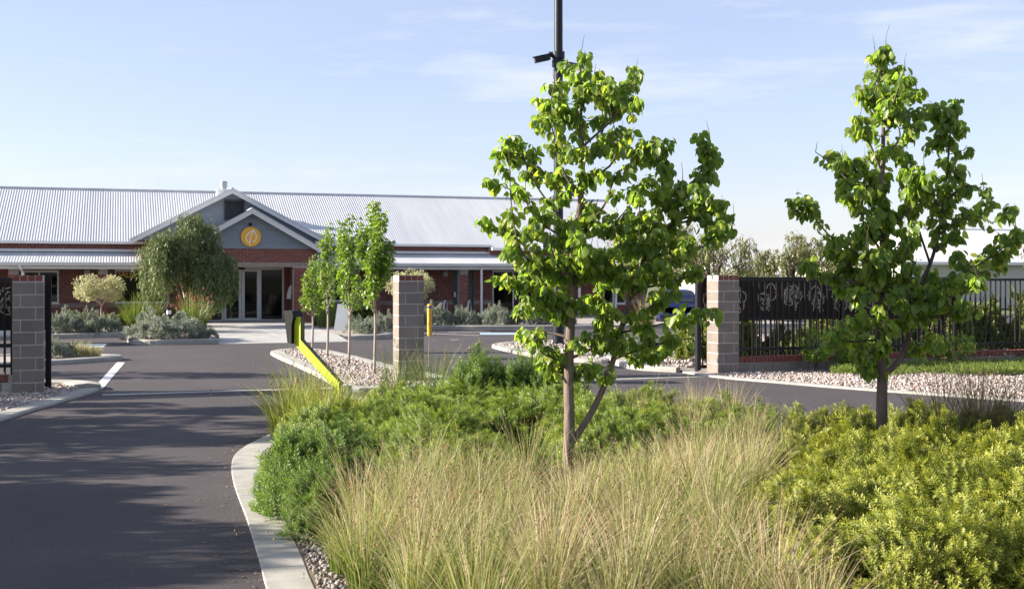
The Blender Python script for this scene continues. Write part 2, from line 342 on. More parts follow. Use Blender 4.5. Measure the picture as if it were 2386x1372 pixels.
# the planted island in front of the camera
fg_left = spline([(0.66, 2.5), (0.76, 5.2), (0.82, 7.1), (0.86, 7.9), (0.91, 9.2), (0.95, 10.7), (1.02, 11.8), (1.13, 12.6), (1.36, 13.35), (1.75, 14.3), (2.15, 15.4), (2.5, 16.6), (2.8, 17.5)], 4)
fg_tip = spline([(2.8, 17.5), (3.05, 18.0), (3.35, 18.05), (3.65, 17.6)], 4)[1:-1]
fg_right = spline([(3.65, 17.6), (4.7, 15.7), (5.9, 13.6), (7.1, 11.7), (8.2, 9.9), (9.0, 7.6), (9.6, 4.5), (9.8, 2.5)], 4)
fg = fg_left + fg_tip + fg_right
kerb(fg, 0.29, 0.012, 2.6, side=-1)
sheet('island_soil', inset(fg, 0.27, -1), 0.006, 'earth')
# left verge outside the gate
lv = spline([(-1.9, 13.0), (-1.72, 15.2), (-1.49, 16.4), (-1.06, 17.9), (-0.62, 19.3), (-0.36, 20.25)], 5)
kerb(lv, 0.30, 0.045, 2.5, side=1)
sheet('left_verge', inset(lv, 0.28, 1) + [(-1.0, 21.2), (-3.5, 22.0), (-30, 22), (-30, 13)], 0.03, 'mulch_gravel')
nose = spline([(-0.34, 20.36), (-0.36, 20.75), (-0.62, 21.25), (-1.05, 21.5), (-1.7, 21.7), (-3.2, 21.9)], 5)
kerb(nose, 0.42, 0.10, 2.2, side=1, crown=0.02)
# flush strip across the gateway
strip = tag(MB().box(-0.3, 10.4, 19.42, 19.62, -0.03, 0.006).obj('gate_threshold_strip', 'concrete'), kind='structure')
tag(MB().box(-0.3, 10.3, 19.70, 19.76, -0.03, 0.005).obj('gate_track', 'black_steel'), kind='structure')
# median between the gates
med_out = spline([(3.42, 19.0), (3.44, 21.0), (3.40, 24.0), (3.33, 27.0), (3.40, 28.6), (3.85, 29.3), (4.4, 29.35), (4.8, 28.4), (5.02, 26.2), (5.25, 23.2), (5.55, 20.6), (5.5, 19.4), (5.1, 18.8), (4.0, 18.7)], 4, closed=True)
kerb(med_out, 0.28, 0.07, 2.6, closed=True, side=-1)
med_in = [p + (np.array((4.4, 24.0)) - p) * (0.0) for p in med_out]
def shrink(poly, w):
    n = len(poly); out = []
    for i in range(n):
        d = np.array(poly[(i + 1) % n]) - np.array(poly[i - 1]); d /= np.linalg.norm(d); out.append(np.array(poly[i]) + np.array((d[1], -d[0])) * w)
    return out
med_in = shrink(med_out, 0.27)
sheet('median_bed', med_in, 0.035, 'mulch_gravel')
# rounded island where the lamp stands
isl = spline([(9.0, 27.6), (9.25, 29.4), (10.2, 30.4), (11.6, 30.8), (12.6, 30.0), (12.4, 27.6), (11.2, 25.6), (10.2, 23.6), (9.6, 23.2), (9.0, 24.6)], 4, closed=True)
kerb(isl, 0.28, 0.08, 2.6, closed=True, side=-1)
sheet('lamp_island_bed', shrink(isl, 0.27), 0.045, 'mulch_gravel')
# left inner island
li = spline([(-7.5, 25.2), (-4, 25.8), (-1.6, 26.35), (-0.75, 26.8), (-0.05, 27.4), (-0.1, 27.9), (-0.8, 28.45), (-2.0, 28.8), (-7.5, 28.4)], 4)
kerb(li, 0.28, 0.10, 2.6, side=1)
sheet('left_island_bed', inset(li, 0.27, 1), 0.07, 'mulch_gravel')
# bed with the silver shrubs before the left wing, beside the entrance, and right wing
lb = spline([(-16, 36.0), (-6, 36.4), (-2.0, 37.1), (-0.4, 37.7), (0.05, 37.4), (0.12, 36.0), (0.14, 34.6), (0.32, 33.5), (0.9, 33.0), (2.5, 33.15)], 5)
kerb(lb, 0.2, 0.14, 2.6, side=1)
sheet('left_garden_bed', inset(lb, 0.18, 1) + [(2.55, 46.0), (2.2, 48.5), (-16, 48.5)], 0.115, 'mulch_gravel')
rb = spline([(6.1, 33.9), (6.7, 33.75), (7.4, 34.1), (8.0, 35.2), (8.9, 37.6), (9.6, 38.9), (10.6, 39.2), (12.7, 38.6), (16.0, 38.0), (24.0, 37.2)], 5)
kerb(rb, 0.2, 0.14, 2.6, side=1)
sheet('right_garden_bed', inset(rb, 0.18, 1) + [(24, 48.5), (6.5, 48.5), (6.1, 46.0)], 0.115, 'mulch_gravel')
# entry path: slabs with joints
pth = tag(MB().prism([(32.9, 0.004), (33.5, 0.03), (34.9, 0.115), (46.2, 0.115), (46.2, -0.03), (32.9, -0.03)], 'x', 2.5, 6.14).obj('entry_path', 'mulch_gravel'), kind='structure')
for v0, v1 in ((35.0, 37.3), (37.3, 39.6), (39.6, 41.9), (41.9, 44.2), (44.2, 46.2)):
    for u0, u1 in ((2.51, 4.3), (4.3, 6.12)): MB().box(u0 + 0.006, u1 - 0.006, v0 + 0.006, v1 - 0.006, 0.09, 0.125, bev=0.004).obj('path_slab', 'path_concrete', pth)
for u0, u1 in ((2.51, 4.3), (4.3, 6.12)):
    MB().prism([(32.92, 0.008), (33.5, 0.04), (34.99, 0.125), (34.99, 0.0), (32.92, -0.02)], 'x', u0 + 0.006, u1 - 0.006).obj('path_slab', 'path_concrete', pth)
# right verge outside the gate, bounded by the exit lane's kerb
rv = spline([(10.28, 20.4), (10.32, 19.6), (10.48, 18.8), (10.84, 17.95), (11.31, 16.8), (11.84, 15.75), (12.75, 14.1), (14.2, 11.8), (17, 8.0)], 5)
kerb(rv, 0.17, 0.035, 2.8, side=1)
sheet('right_verge', inset(rv, 0.16, 1) + [(40, 8), (40, 22.5), (10.5, 22.5)], 0.02, 'mulch_gravel')
ri = spline([(10.2, 20.5), (9.75, 21.2), (9.75, 22.2), (10.3, 24.2), (11.4, 26.0), (13.5, 28.2), (17.0, 30.6), (22.0, 32.5)], 4)
kerb(ri, 0.2, 0.10, 2.6, side=-1)
sheet('right_inner_bed', inset(ri, 0.18, -1) + [(45, 35), (45, 22.6), (10.4, 22.6)], 0.07, 'mulch_gravel')

# painted markings
tag(obj('lane_line', mkmesh([(-0.47, 20.6, 0.005), (-0.31, 20.6, 0.005), (0.05, 26.6, 0.005), (-0.11, 26.7, 0.005)], [(0, 1, 2, 3)], 'white_paint')), kind='structure')
tag(obj('white_painted_patch', mkmesh([(-1.2, 32.7, 0.005), (-0.46, 32.5, 0.005), (-0.4, 34.0, 0.005), (-1.13, 34.25, 0.005)], [(0, 1, 2, 3)], 'white_paint')), kind='structure')
tag(obj('blue_painted_bay', mkmesh([(10.75, 35.4, 0.005), (11.9, 35.1, 0.005), (12.2, 36.3, 0.005), (11.1, 36.6, 0.005)], [(0, 1, 2, 3)], 'blue_paint')), kind='structure')
bm = MB()
for (a, b) in (((9.3, 36.8), (10.6, 35.0)), ((10.2, 37.2), (11.6, 37.0)), ((-2.9, 36.6), (-2.2, 34.9)), ((9.1, 33.0), (9.35, 32.9))):
    a = Vector((*a, 0.005)); b = Vector((*b, 0.005)); d = (b - a).normalized(); q = Vector((-d.y, d.x, 0)) * 0.045
    bm.add([a - q, b - q, b + q, a + q], [(0, 1, 2, 3)])
tag(bm.obj('bay_lines', 'white_paint'), kind='structure')

# pebbles: real stones over the beds
def icos():
    t = (1 + 5 ** 0.5) / 2
    V = np.array([(-1, t, 0), (1, t, 0), (-1, -t, 0), (1, -t, 0), (0, -1, t), (0, 1, t), (0, -1, -t), (0, 1, -t), (t, 0, -1), (t, 0, 1), (-t, 0, -1), (-t, 0, 1)], float)
    F = np.array([(0, 11, 5), (0, 5, 1), (0, 1, 7), (0, 7, 10), (0, 10, 11), (1, 5, 9), (5, 11, 4), (11, 10, 2), (10, 7, 6), (7, 1, 8), (3, 9, 4), (3, 4, 2), (3, 2, 6), (3, 6, 8), (3, 8, 9), (4, 9, 5), (2, 4, 11), (6, 2, 10), (8, 6, 7), (9, 8, 1)])
    return V / np.linalg.norm(V[0]), F
IV, IF = icos()
def pebbles(name, poly, z, n, size, label, avoid=None, mat='pebble'):
    P = np.array([p[:2] for p in poly]); lo, hi = P.min(0), P.max(0)
    Q = rng.uniform(lo, hi, (int(n * 4), 2)); Q = Q[inpoly_np(Q, poly)][:n]
    if avoid is not None: Q = Q[~inpoly_np(Q, avoid)]
    n = len(Q); s = size * np.exp(rng.normal(0, 0.35, n))
    pos = np.column_stack([Q, z + s * 0.35])
    rot = frames(rvec(n), rvec(n))
    sc = s[:, None] * rng.uniform(0.6, 1.2, (n, 3))
    V, F = scatter(IV, IF, pos, rot, sc)
    return tag(obj(name, mkmesh(V, F, mat, np.repeat(rng.uniform(0, 1, n), len(IV)))), label, 'gravel', kind='stuff')
pebbles('gravel', [(10.6, 19.8), (10.75, 18.6), (11.15, 17.7), (11.6, 16.7), (12.1, 15.75), (13.0, 14.2), (13.8, 13.2), (22, 13.5), (22, 19.8)], 0.02, 34000, 0.0175, 'pink and grey river pebbles along the right verge before the fence')
pebbles('gravel', inset(lv, 0.3, 1) + [(-0.75, 20.6), (-1.0, 21.2), (-3.5, 21.6), (-4.5, 16.0)], 0.03, 7500, 0.02, 'pale pebbles round the base of the left gate pillar')
pebbles('gravel', med_in, 0.035, 14000, 0.018, 'pale pebbles in the median under the four young trees')
pebbles('gravel', shrink(isl, 0.28), 0.045, 3000, 0.028, 'pale pebbles on the rounded island round the lamp post')
pebbles('gravel', [p for p in inset(fg_left[2:40], 0.3, -1)] + [(2.6, 12.0), (2.3, 9.0), (2.2, 5.0)], 0.012, 15000, 0.0125, 'grey pebbles along the kerb of the foreground planting', mat='dark_pebble')
pebbles('gravel', inset(ri[:30], 0.2, -1) + [(17, 24.0), (11, 21.0)], 0.07, 3000, 0.028, 'pale pebbles in the bed beyond the right gate')
pebbles('gravel', inset(lb, 0.25, 1) + [(2.4, 41), (-3.5, 41)], 0.115, 3500, 0.026, 'pale pebbles in the bed before the left wing')

# ------------------------------------------------------------------ main building
bld = empty('community_building', (4.5, 48.5, 0), label='long single-storey red brick building with white corrugated roof and gabled entrance', cat='building')
OX = Vector((4.5, 48.5, 0))
def bpart(mb, name, mat, parent=None, smooth=False):
    o = mb.obj(name, mat, None, smooth=smooth); o.parent = parent or bld
    o.location = -OX if parent is None else (0, 0, 0)
    return o
COURSE = 0.0857; BL = 0.24; BH = 0.076; BW = 0.23
singles = {'n': 0}
def brickwork(wall, u0, u1, z0, z1, v, holes=(), out=0.012, single=False, buff=(), soldier=False, axis='u', sgn=-1):
    """bricks standing proud of a mortar backing; v is the face plane"""
    mbs = {'brick': MB(), 'buff_brick': MB()}
    nc = int(round((z1 - z0) / COURSE))
    if soldier:
        items = [(u0 + i * 0.0857, u0 + i * 0.0857 + 0.076, z0 + 0.004, z1 - 0.004, 'buff_brick') for i in range(int((u1 - u0) / 0.0857))]
    else:
        items = []
        for c in range(nc):
            za = z0 + c * COURSE + 0.005; zb = za + BH
            kind = 'buff_brick' if any(b0 <= (za + zb) / 2 <= b1 for b0, b1 in buff) else 'brick'
            x = u0 - (BL / 2 if c % 2 else 0)
            while x < u1 - 0.01:
                a = max(x + 0.005, u0); b = min(x + BL - 0.005, u1); x += BL
                if b - a < 0.03: continue
                segs = [(a, b)]
                for (h0, h1, k0, k1) in holes:
                    if zb > k0 and za < k1:
                        ns = []
                        for (p, q) in segs:
                            if q <= h0 or p >= h1: ns.append((p, q)); continue
                            if p < h0 - 0.03: ns.append((p, h0 - 0.004))
                            if q > h1 + 0.03: ns.append((h1 + 0.004, q))
                        segs = ns
                for (p, q) in segs: items.append((p, q, za, zb, kind))
    proto = {}
    for (p, q, za, zb, kind) in items:
        y0, y1 = (v - out, v + 0.02) if axis == 'u' else (v, v)
        if single and singles['n'] < 300:
            key = (round(q - p, 3), round(zb - za, 3), kind)
            if key not in proto:
                w, h = (q - p) / 2, (zb - za) / 2
                proto[key] = MB().box(-w, w, -out, 0.02, -h, h, bev=0.004).mesh(kind)
            o = bpy.data.objects.new('brick', proto[key]); COL.objects.link(o); o.parent = wall
            o.location = ((p + q) / 2, v, (za + zb) / 2); singles['n'] += 1
        elif axis == 'u': mbs[kind].box(p, q, v - out, v + 0.02, za, zb, random.random())
        else: mbs[kind].box(v + (-out if sgn < 0 else -0.02), v + (0.02 if sgn < 0 else out), p, q, za, zb, random.random())
    for kind, mb in mbs.items():
        if mb.V: tag(bpart(mb, 'brick_courses' if kind == 'brick' else 'buff_brick_courses', kind, wall), kind='stuff')

def wall_with_holes(u0, u1, z0, z1, v, t, holes):
    """mortar backing: a wall slab with openings"""
    mb = MB(); us = sorted({u0, u1, *[h[0] for h in holes], *[h[1] for h in holes]}); zs = sorted({z0, z1, *[h[2] for h in holes], *[h[3] for h in holes]})
    for a, b in zip(us[:-1], us[1:]):
        for c, d in zip(zs[:-1], zs[1:]):
            mu, mz = (a + b) / 2, (c + d) / 2
            if not any(h[0] < mu < h[1] and h[2] < mz < h[3] for h in holes): mb.box(a, b, v, v + t, c, d)
    return mb
FZ = 0.115
# left wing wall (under the verandah)
LH = [(-3.6, -2.34, 0.80, 2.05), (-0.28, 1.75, 0.80, 2.10), (-7.4, -5.4, 0.80, 2.05)]
wl_ = bpart(wall_with_holes(-12, 2.3, FZ - 0.1, 3.2, 48.5, 0.2, LH), 'wall', 'mortar')
brickwork(wl_, -6.0, 2.3, FZ, 2.36, 48.5, LH, buff=[(0.61, 0.80)])
wl2 = bpart(MB().box(-12, 15.0, 48.2, 48.46, 2.80, 3.17), 'upper_wall', 'mortar')
brickwork(wl2, -6.0, 0.9, 2.90, 3.15, 48.2, single=True)
brickwork(wl2, 7.4, 15.0, 2.90, 3.15, 48.2, single=True)
wl3 = bpart(MB().box(15.0, 22.2, 47.95, 48.4, 2.6, 3.05), 'upper_wall', 'mortar')
brickwork(wl3, 15.0, 22.2, 2.74, 3.0, 47.95)
# right wing wall
RH = [(7.4, 9.3, 0.80, 2.08), (13.49, 14.42, FZ - 0.1, 2.12), (15.29, 18.2, FZ - 0.1, 2.08), (20.4, 21.6, 0.6, 2.05)]
wr_ = bpart(wall_with_holes(6.9, 22.3, FZ - 0.1, 3.0, 48.5, 0.2, RH), 'wall', 'mortar')
brickwork(wr_, 6.9, 22.3, FZ, 2.36, 48.5, RH, buff=[(0.61, 0.80)])
bpart(MB().box(22.1, 22.3, 48.72, 57.8, 0, 3.0), 'end_wall', 'mortar')
bpart(MB().prism([(47.9, 3.0), (57.9, 3.0), (53.0, 5.45)], 'x', 22.05, 22.2), 'gable_end', 'board')
bpart(MB().box(-12, 22.05, 57.6, 57.8, 0, 3.1), 'rear_wall', 'mortar')
# porch
PV = 44.5
pf = bpart(MB().box(2.15, 7.02, PV, PV + 0.3, 2.2, 2.875), 'porch_front_wall', 'mortar')
brickwork(pf, 2.15, 7.02, 2.36, 2.875, PV, single=True)
brickwork(pf, 2.15, 7.02, 2.21, 2.355, PV, soldier=True)
for (a, b) in ((6.15, 7.02), (2.15, 3.0)):
    p = bpart(MB().box(a, b, PV + 0.002, PV + 0.42, 0.02, 2.198), 'porch_pier', 'mortar')
    brickwork(p, a, b, FZ, 2.2, PV + 0.002, single=True)
ps = bpart(MB().box(6.16, 6.4, PV + 0.44, 46.2, 0.02, 2.3).box(2.6, 2.84, PV + 0.44, 46.2, 0.02, 2.3), 'porch_side_wall', 'mortar')
brickwork(ps, PV + 0.45, 46.2, FZ, 2.27, 6.16, axis='v', sgn=-1)
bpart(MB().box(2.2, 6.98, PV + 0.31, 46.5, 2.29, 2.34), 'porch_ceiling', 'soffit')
bpart(MB().box(6.4, 7.0, 46.0, 48.6, 0.02, 3.1).box(2.0, 2.6, 46.0, 48.6, 0.02, 3.1), 'porch_return_wall', 'brick')
# big gable body
bpart(MB().box(0.9, 7.2, 46.53, 48.18, 2.6, 3.24), 'gable_body', 'brick')
def boards(apex_u, apex_z, z0, half, v, pitch, name_parent):
    k = (apex_z - z0) / half; z = z0; i = 0
    while z < apex_z - 0.02:
        z2 = min(z + pitch, apex_z)
        h0 = (apex_z - z) / k; h1 = max(0.0, (apex_z - z2) / k)
        # lap board: bottom edge proud, top tucked in
        V = [(apex_u - h0, v - 0.022, z), (apex_u + h0, v - 0.022, z), (apex_u + h1, v - 0.004, z2), (apex_u - h1, v - 0.004, z2), (apex_u - h0, v + 0.02, z), (apex_u + h0, v + 0.02, z)]
        bpart(MB().add(V, [(0, 1, 2, 3), (4, 5, 1, 0)]), 'weatherboard', 'board', name_parent); z = z2
gb = bpart(MB().prism([(4.03 - 3.7, 3.2), (4.03 + 3.7, 3.2), (4.03, 5.14)], 'y', 46.5, 46.56), 'gable_wall', 'louvre')
boards(4.03, 5.14, 3.2, 3.7, 46.5, 0.235, gb)
pg = bpart(MB().prism([(4.58 - 2.5, 2.88), (4.58 + 2.5, 2.88), (4.58, 4.26)], 'y', PV + 0.002, PV + 0.06), 'porch_gable_wall', 'louvre')
boards(4.58, 4.26, 2.88, 2.5, PV, 0.235, pg)
# louvred vent
lv_ = bpart(MB().box(3.74, 3.79, 46.42, 46.5, 4.02, 4.80).box(4.46, 4.51, 46.42, 46.5, 4.02, 4.80).box(3.79, 4.46, 46.42, 46.5, 4.75, 4.80).box(3.79, 4.46, 46.42, 46.5, 4.02, 4.07).box(3.79, 4.46, 46.47, 46.5, 4.07, 4.75), 'louvre_vent', 'louvre')
for i in range(8):
    z = 4.08 + i * 0.085
    bpart(MB().prism([(46.425, z), (46.435, z), (46.47, z + 0.06), (46.46, z + 0.06)], 'x', 3.795, 4.455), 'louvre_blade', 'louvre', lv_)
# roofs: corrugated sheets
def corrugated(o, a, b, La, Lb, pitch=0.10, amp=0.0065, skew0=0.0, skew1=0.0):
    """waves along unit a (length La), sheet runs along unit b (length Lb)"""
    o, a, b = map(lambda q: np.array(q, float), (o, a, b)); n = np.cross(a, b); n /= np.linalg.norm(n)
    if n[2] < 0: n = -n
    m = int(La / pitch) * 6; t = np.linspace(0, La, m + 1)
    z = amp * np.cos(2 * np.pi * t / pitch)
    A = o + np.outer(t, a) + np.outer(z, n)
    V = np.concatenate([A, A + b * Lb])
    i = np.arange(m); F = np.stack([i, i + 1, i + m + 2, i + m + 1], 1)
    return mkmesh(V, F, 'roof_steel', smooth=True)
def broof(name, me, parent=None):
    o = obj(name, me); o.parent = parent or bld; o.location = -OX if parent is None else (0, 0, 0); return o
def U(x, y, z): v = np.array((x, y, z), float); return v / np.linalg.norm(v)
mb_ = U(0, 53.0 - 48.05, 5.54 - 3.19); Lm = math.hypot(4.95, 2.35)
mroof = broof('main_roof', corrugated((-12.3, 48.05, 3.19), (1, 0, 0), mb_, 27.3, Lm))
broof('lower_roof_sheet', corrugated((14.97, 47.75, 3.046), (1, 0, 0), mb_, 7.53, Lm + 0.33), mroof)
broof('rear_roof_sheet', corrugated((-12.3, 58.0, 3.19), (1, 0, 0), U(0, -5.0, 2.35), 34.8, 5.5), mroof)
bpart(MB().tube([(-12.3, 53.0, 5.545), (22.5, 53.0, 5.545)], 0.07, 8), 'ridge_cap', 'roof_steel', mroof)
bpart(MB().box(-12.3, 15.0, 47.93, 48.05, 3.10, 3.20).box(15.0, 22.5, 47.63, 47.75, 2.95, 3.055), 'gutter', 'white_trim', mroof)
# big gable roof
def gable_roof(au, az, half, drop, v0, v1, nm):
    sl = math.hypot(half, drop)
    r = broof(nm, corrugated((au, v0, az), (0, 1, 0), U(-half, 0, -drop), v1 - v0, sl))
    broof('roof_sheet', corrugated((au, v0, az), (0, 1, 0), U(half, 0, -drop), v1 - v0, sl), r)
    for s in (-1, 1):
        k = drop / half; w = 0.19
        pts = [(au, az + 0.03), (au + s * (half + 0.02), az + 0.03 - (half + 0.02) * k), (au + s * (half + 0.02), az + 0.03 - (half + 0.02) * k - w), (au, az + 0.03 - w)]
        bpart(MB().prism(pts, 'y', v0 - 0.04, v0 + 0.01), 'barge_board', 'fascia', r)
        pts2 = [(au, az + 0.055), (au + s * (half + 0.03), az + 0.055 - (half + 0.03) * k), (au + s * (half + 0.03), az + 0.02 - (half + 0.03) * k), (au, az + 0.02)]
        bpart(MB().prism(pts2, 'y', v0 - 0.06, v0 + 0.10), 'barge_cap', 'roof_steel', r)
        pts3 = [(au, az - 0.10), (au + s * (half - 0.02), az - 0.10 - (half - 0.02) * k), (au + s * (half - 0.02), az - 0.12 - (half - 0.02) * k), (au, az - 0.12)]
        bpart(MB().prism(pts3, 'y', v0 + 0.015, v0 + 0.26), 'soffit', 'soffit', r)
    bpart(MB().tube([(au, v0, az + 0.03), (au, v1, az + 0.03)], 0.05, 8), 'ridge_cap', 'roof_steel', r)
    return r
gable_roof(4.03, 5.20, 3.75, 1.99, 46.2, 52.6, 'gable_roof')
gable_roof(4.58, 4.33, 2.55, 1.45, 44.2, 46.48, 'porch_roof')
bpart(MB().box(7.25, 7.85, 46.3, 46.5, 3.12, 3.24), 'gable_end_box', 'white_trim')
# chimney vent
cv = bpart(MB().box(3.78, 4.30, 50.6, 51.1, 4.3, 5.50), 'roof_vent', 'white_trim')
bpart(MB().lathe([(0.10, 0), (0.10, 0.08), (0.15, 0.10), (0.16, 0.30), (0.13, 0.36), (0.02, 0.38)], (4.08, 50.85, 5.50), 16), 'cowl', 'galvanised', cv)
# verandahs
vb_ = U(0, 48.4 - 46.6, 2.86 - 2.37); Lv = math.hypot(1.8, 0.49)
def verandah(u0, u1):
    r = broof('verandah_roof', corrugated((u0, 46.6, 2.37), (1, 0, 0), vb_, u1 - u0, Lv))
    bpart(MB().box(u0, u1, 48.17, 48.198, 2.80, 2.905).box(u0, u1, 48.0, 48.17, 2.80, 2.83), 'flashing', 'white_trim', r)
    bpart(MB().prism([(46.44, 2.37), (46.46, 2.26), (46.52, 2.235), (46.60, 2.25), (46.61, 2.36)], 'x', u0, u1), 'gutter', 'fascia', r)
    bpart(MB().box(u0, u1, 46.63, 46.66, 2.12, 2.33), 'verandah_beam', 'fascia', r)
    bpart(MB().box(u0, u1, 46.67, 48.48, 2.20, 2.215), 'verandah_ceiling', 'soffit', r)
    return r
verandah(-12.3, 1.95); verandah(7.06, 20.6)
def pier(u0, u1, v0=46.74, v1=47.12):
    p = bpart(MB().box(u0 + 0.01, u1 - 0.01, v0 + 0.01, v1, 0.02, 2.12), 'verandah_pier', 'mortar')
    brickwork(p, u0, u1, FZ, 2.12, v0 + 0.01, buff=[(1.92, 2.15)])
    return p
pier(-0.86, -0.53); pier(13.3, 13.67); pier(-4.0, -3.64); pier(9.6, 9.95)
bpart(MB().tube([(14.21, 46.62, 0.1), (14.21, 46.62, 2.28)], 0.05, 10), 'downpipe', 'white_trim')
bpart(MB().tube([(-3.62, 46.5, 2.27), (-3.55, 46.55, 2.12), (-3.5, 46.7, 2.0), (-3.5, 46.7, 0.1)], 0.05, 10), 'downpipe', 'white_trim')
for u in (18.6, 20.3): bpart(MB().box(u, u + 0.09, 46.7, 46.79, 0.05, 2.12), 'verandah_post', 'white_trim')
# windows
def window(u0, u1, z0, z1, v, mull=(), fw=0.055, door=False):
    f = MB().box(u0, u0 + fw, v + 0.02, v + 0.09, z0, z1).box(u1 - fw, u1, v + 0.02, v + 0.09, z0, z1).box(u0 + fw, u1 - fw, v + 0.02, v + 0.09, z1 - fw, z1).box(u0 + fw, u1 - fw, v + 0.02, v + 0.09, z0, z0 + fw)
    for m in mull: f.box(m - fw / 2, m + fw / 2, v + 0.022, v + 0.088, z0 + fw, z1 - fw)
    w = bpart(f, 'window', 'white_trim')
    es = [u0 + fw] + [x for m in mull for x in (m - fw / 2, m + fw / 2)] + [u1 - fw]
    for a, b in zip(es[::2], es[1::2]): bpart(MB().box(a, b, v + 0.05, v + 0.06, z0 + fw, z1 - fw), 'pane', 'glass', w)
    if not door: bpart(MB().box(u0 - 0.03, u1 + 0.03, v - 0.05, v + 0.02, z0 - 0.035, z0 + 0.005), 'sill', 'white_trim', w)
    return w
window(-3.6, -2.34, 0.80, 2.05, 48.5, (-3.05,)); sw = window(-0.28, 1.75, 0.80, 2.10, 48.5, (0.75,)); window(-7.4, -5.4, 0.8, 2.05, 48.5, (-6.4,))
window(7.4, 9.3, 0.80, 2.08, 48.5, (8.35,)); window(15.29, 18.2, FZ, 2.08, 48.5, (16.25, 17.2), door=True); window(20.4, 21.6, 0.6, 2.05, 48.5, (21.0,))
dr = bpart(MB().box(13.5, 14.41, 48.56, 48.6, FZ, 2.11), 'side_door', 'teal_door')
bpart(MB().box(13.55, 13.62, 48.50, 48.56, 0.95, 1.15), 'door_handle', 'galvanised', dr)
# entrance doors
DV = 46.2; dz0, dz1 = FZ + 0.01, 2.2
ef = MB()
for (a, b) in ((2.84, 2.92), (3.62, 3.70), (5.06, 5.13), (5.93, 6.0)): ef.box(a, b, DV, DV + 0.1, dz0, dz1)
ef.box(2.92, 5.93, DV + 0.003, DV + 0.097, 2.10, 2.195).box(2.92, 5.93, DV + 0.003, DV + 0.097, dz0, dz0 + 0.05)
ent = bpart(ef, 'entrance_frame', 'door_frame')
for (a, b) in ((2.92, 3.62), (5.13, 5.93)): bpart(MB().box(a, b, DV + 0.04, DV + 0.05, dz0 + 0.05, 2.10), 'pane', 'glass', ent)
bpart(MB().box(6.0, 6.16, DV + 0.005, DV + 0.1, 0.02, 2.29).box(2.84, 6.16, DV + 0.006, DV + 0.1, 2.2, 2.29), 'entrance_infill', 'brick', ent)
for (a, b) in ((3.70, 4.37), (4.39, 5.06)):
    d = MB(); s = 0.10
    d.box(a, a + s, DV - 0.03, DV - 0.002, dz0 + 0.01, 2.10).box(b - s, b, DV - 0.03, DV - 0.002, dz0 + 0.01, 2.10).box(a + s, b - s, DV - 0.03, DV - 0.002, 2.03, 2.10).box(a + s, b - s, DV - 0.03, DV - 0.002, dz0 + 0.01, dz0 + 0.1)
    dd = bpart(d, 'sliding_door', 'door_frame'); bpart(MB().box(a + s, b - s, DV - 0.02, DV - 0.01, dz0 + 0.1, 2.03), 'pane', 'glass', dd)
bpart(MB().box(4.25, 4.50, DV - 0.06, DV - 0.031, 2.105, 2.17), 'door_sensor', 'reader_black', ent)
# leaflet holder / pale plaque hanging in the porch
pl = MB(); c = [(0.0, 0), (0.02, 0.18), (0.06, 0.36), (0.13, 0.52)]
for i in range(3):
    (a, b), (a2, b2) = c[i], c[i + 1]
    pl.add([(5.98 + a, 45.3, 0.98 + b), (6.12 + a, 45.1, 0.98 + b), (6.12 + a2 * 0.3, 45.1, 0.98 + b2), (5.98 + a2, 45.3, 0.98 + b2)], [(0, 1, 2, 3)])
bpart(pl, 'hanging_plaque', 'door_frame')
# round yellow sign with the white leaf
dsc = []
for i in range(40): t = 2 * math.pi * i / 40; dsc.append((4.55 + 0.365 * math.cos(t), 3.32 + 0.365 * math.sin(t)))
sg = bpart(MB().prism(dsc, 'y', PV - 0.09, PV - 0.025), 'round_sign', 'sign_yellow')
lf = MB()
def stroke(mb, pts, w, y0, y1):
    pts = [np.array(p, float) for p in pts]
    L = []; Rr = []
    for i, p in enumerate(pts):
        d = pts[min(i + 1, len(pts) - 1)] - pts[max(i - 1, 0)]; d /= np.linalg.norm(d) + 1e-9; q = np.array((-d[1], d[0])) * w / 2
        L.append(p + q); Rr.append(p - q)
    for i in range(len(pts) - 1): mb.prism([L[i], L[i + 1], Rr[i + 1], Rr[i]], 'y', y0, y1)
def dp(a): return [(4.55 + (x - 580) * 0.00365, 3.32 - (y - 665) * 0.00365) for x, y in a]
stroke(lf, spline(dp([(605, 596), (570, 618), (540, 648), (530, 685), (545, 715), (560, 722)]), 4), 0.038, PV - 0.10, PV - 0.088)
stroke(lf, spline(dp([(606, 600), (590, 640), (572, 690), (566, 752)]), 4), 0.034, PV - 0.101, PV - 0.088)
stroke(lf, dp([(606, 600), (626, 628), (620, 640), (642, 650), (628, 664), (640, 676), (624, 690), (630, 702), (608, 714), (600, 724)]), 0.034, PV - 0.102, PV - 0.088)
bpart(lf, 'leaf_emblem', 'sign_white', sg)
# dome camera and wall lights
bpart(MB().lathe([(0.04, 0), (0.06, 0.05), (0.05, 0.10), (0.02, 0.11)], (4.53, PV - 0.07, 3.73), 12), 'dome_camera', 'reader_black')
for u, z in ((-1.28, 2.0), (13.15, 1.95), (19.6, 1.95), (11.0, 1.95)):
    m_ = MB(); r_ = [(0.14, 0.0), (0.14, 0.04), (0.11, 0.09), (0.05, 0.115)]
    V = []; F = []
    for q, y in r_:
        for j in range(18): t = 2 * math.pi * j / 18; V.append((u + q * math.cos(t), 48.485 - y, z + q * math.sin(t)))
    for i in range(3):
        for j in range(18): F.append((i * 18 + j, i * 18 + (j + 1) % 18, i * 18 + 18 + (j + 1) % 18, i * 18 + 18 + j))
    F.append(tuple(range(54, 72)))
    bpart(MB().add(V, F), 'wall_light', 'soffit', smooth=False)
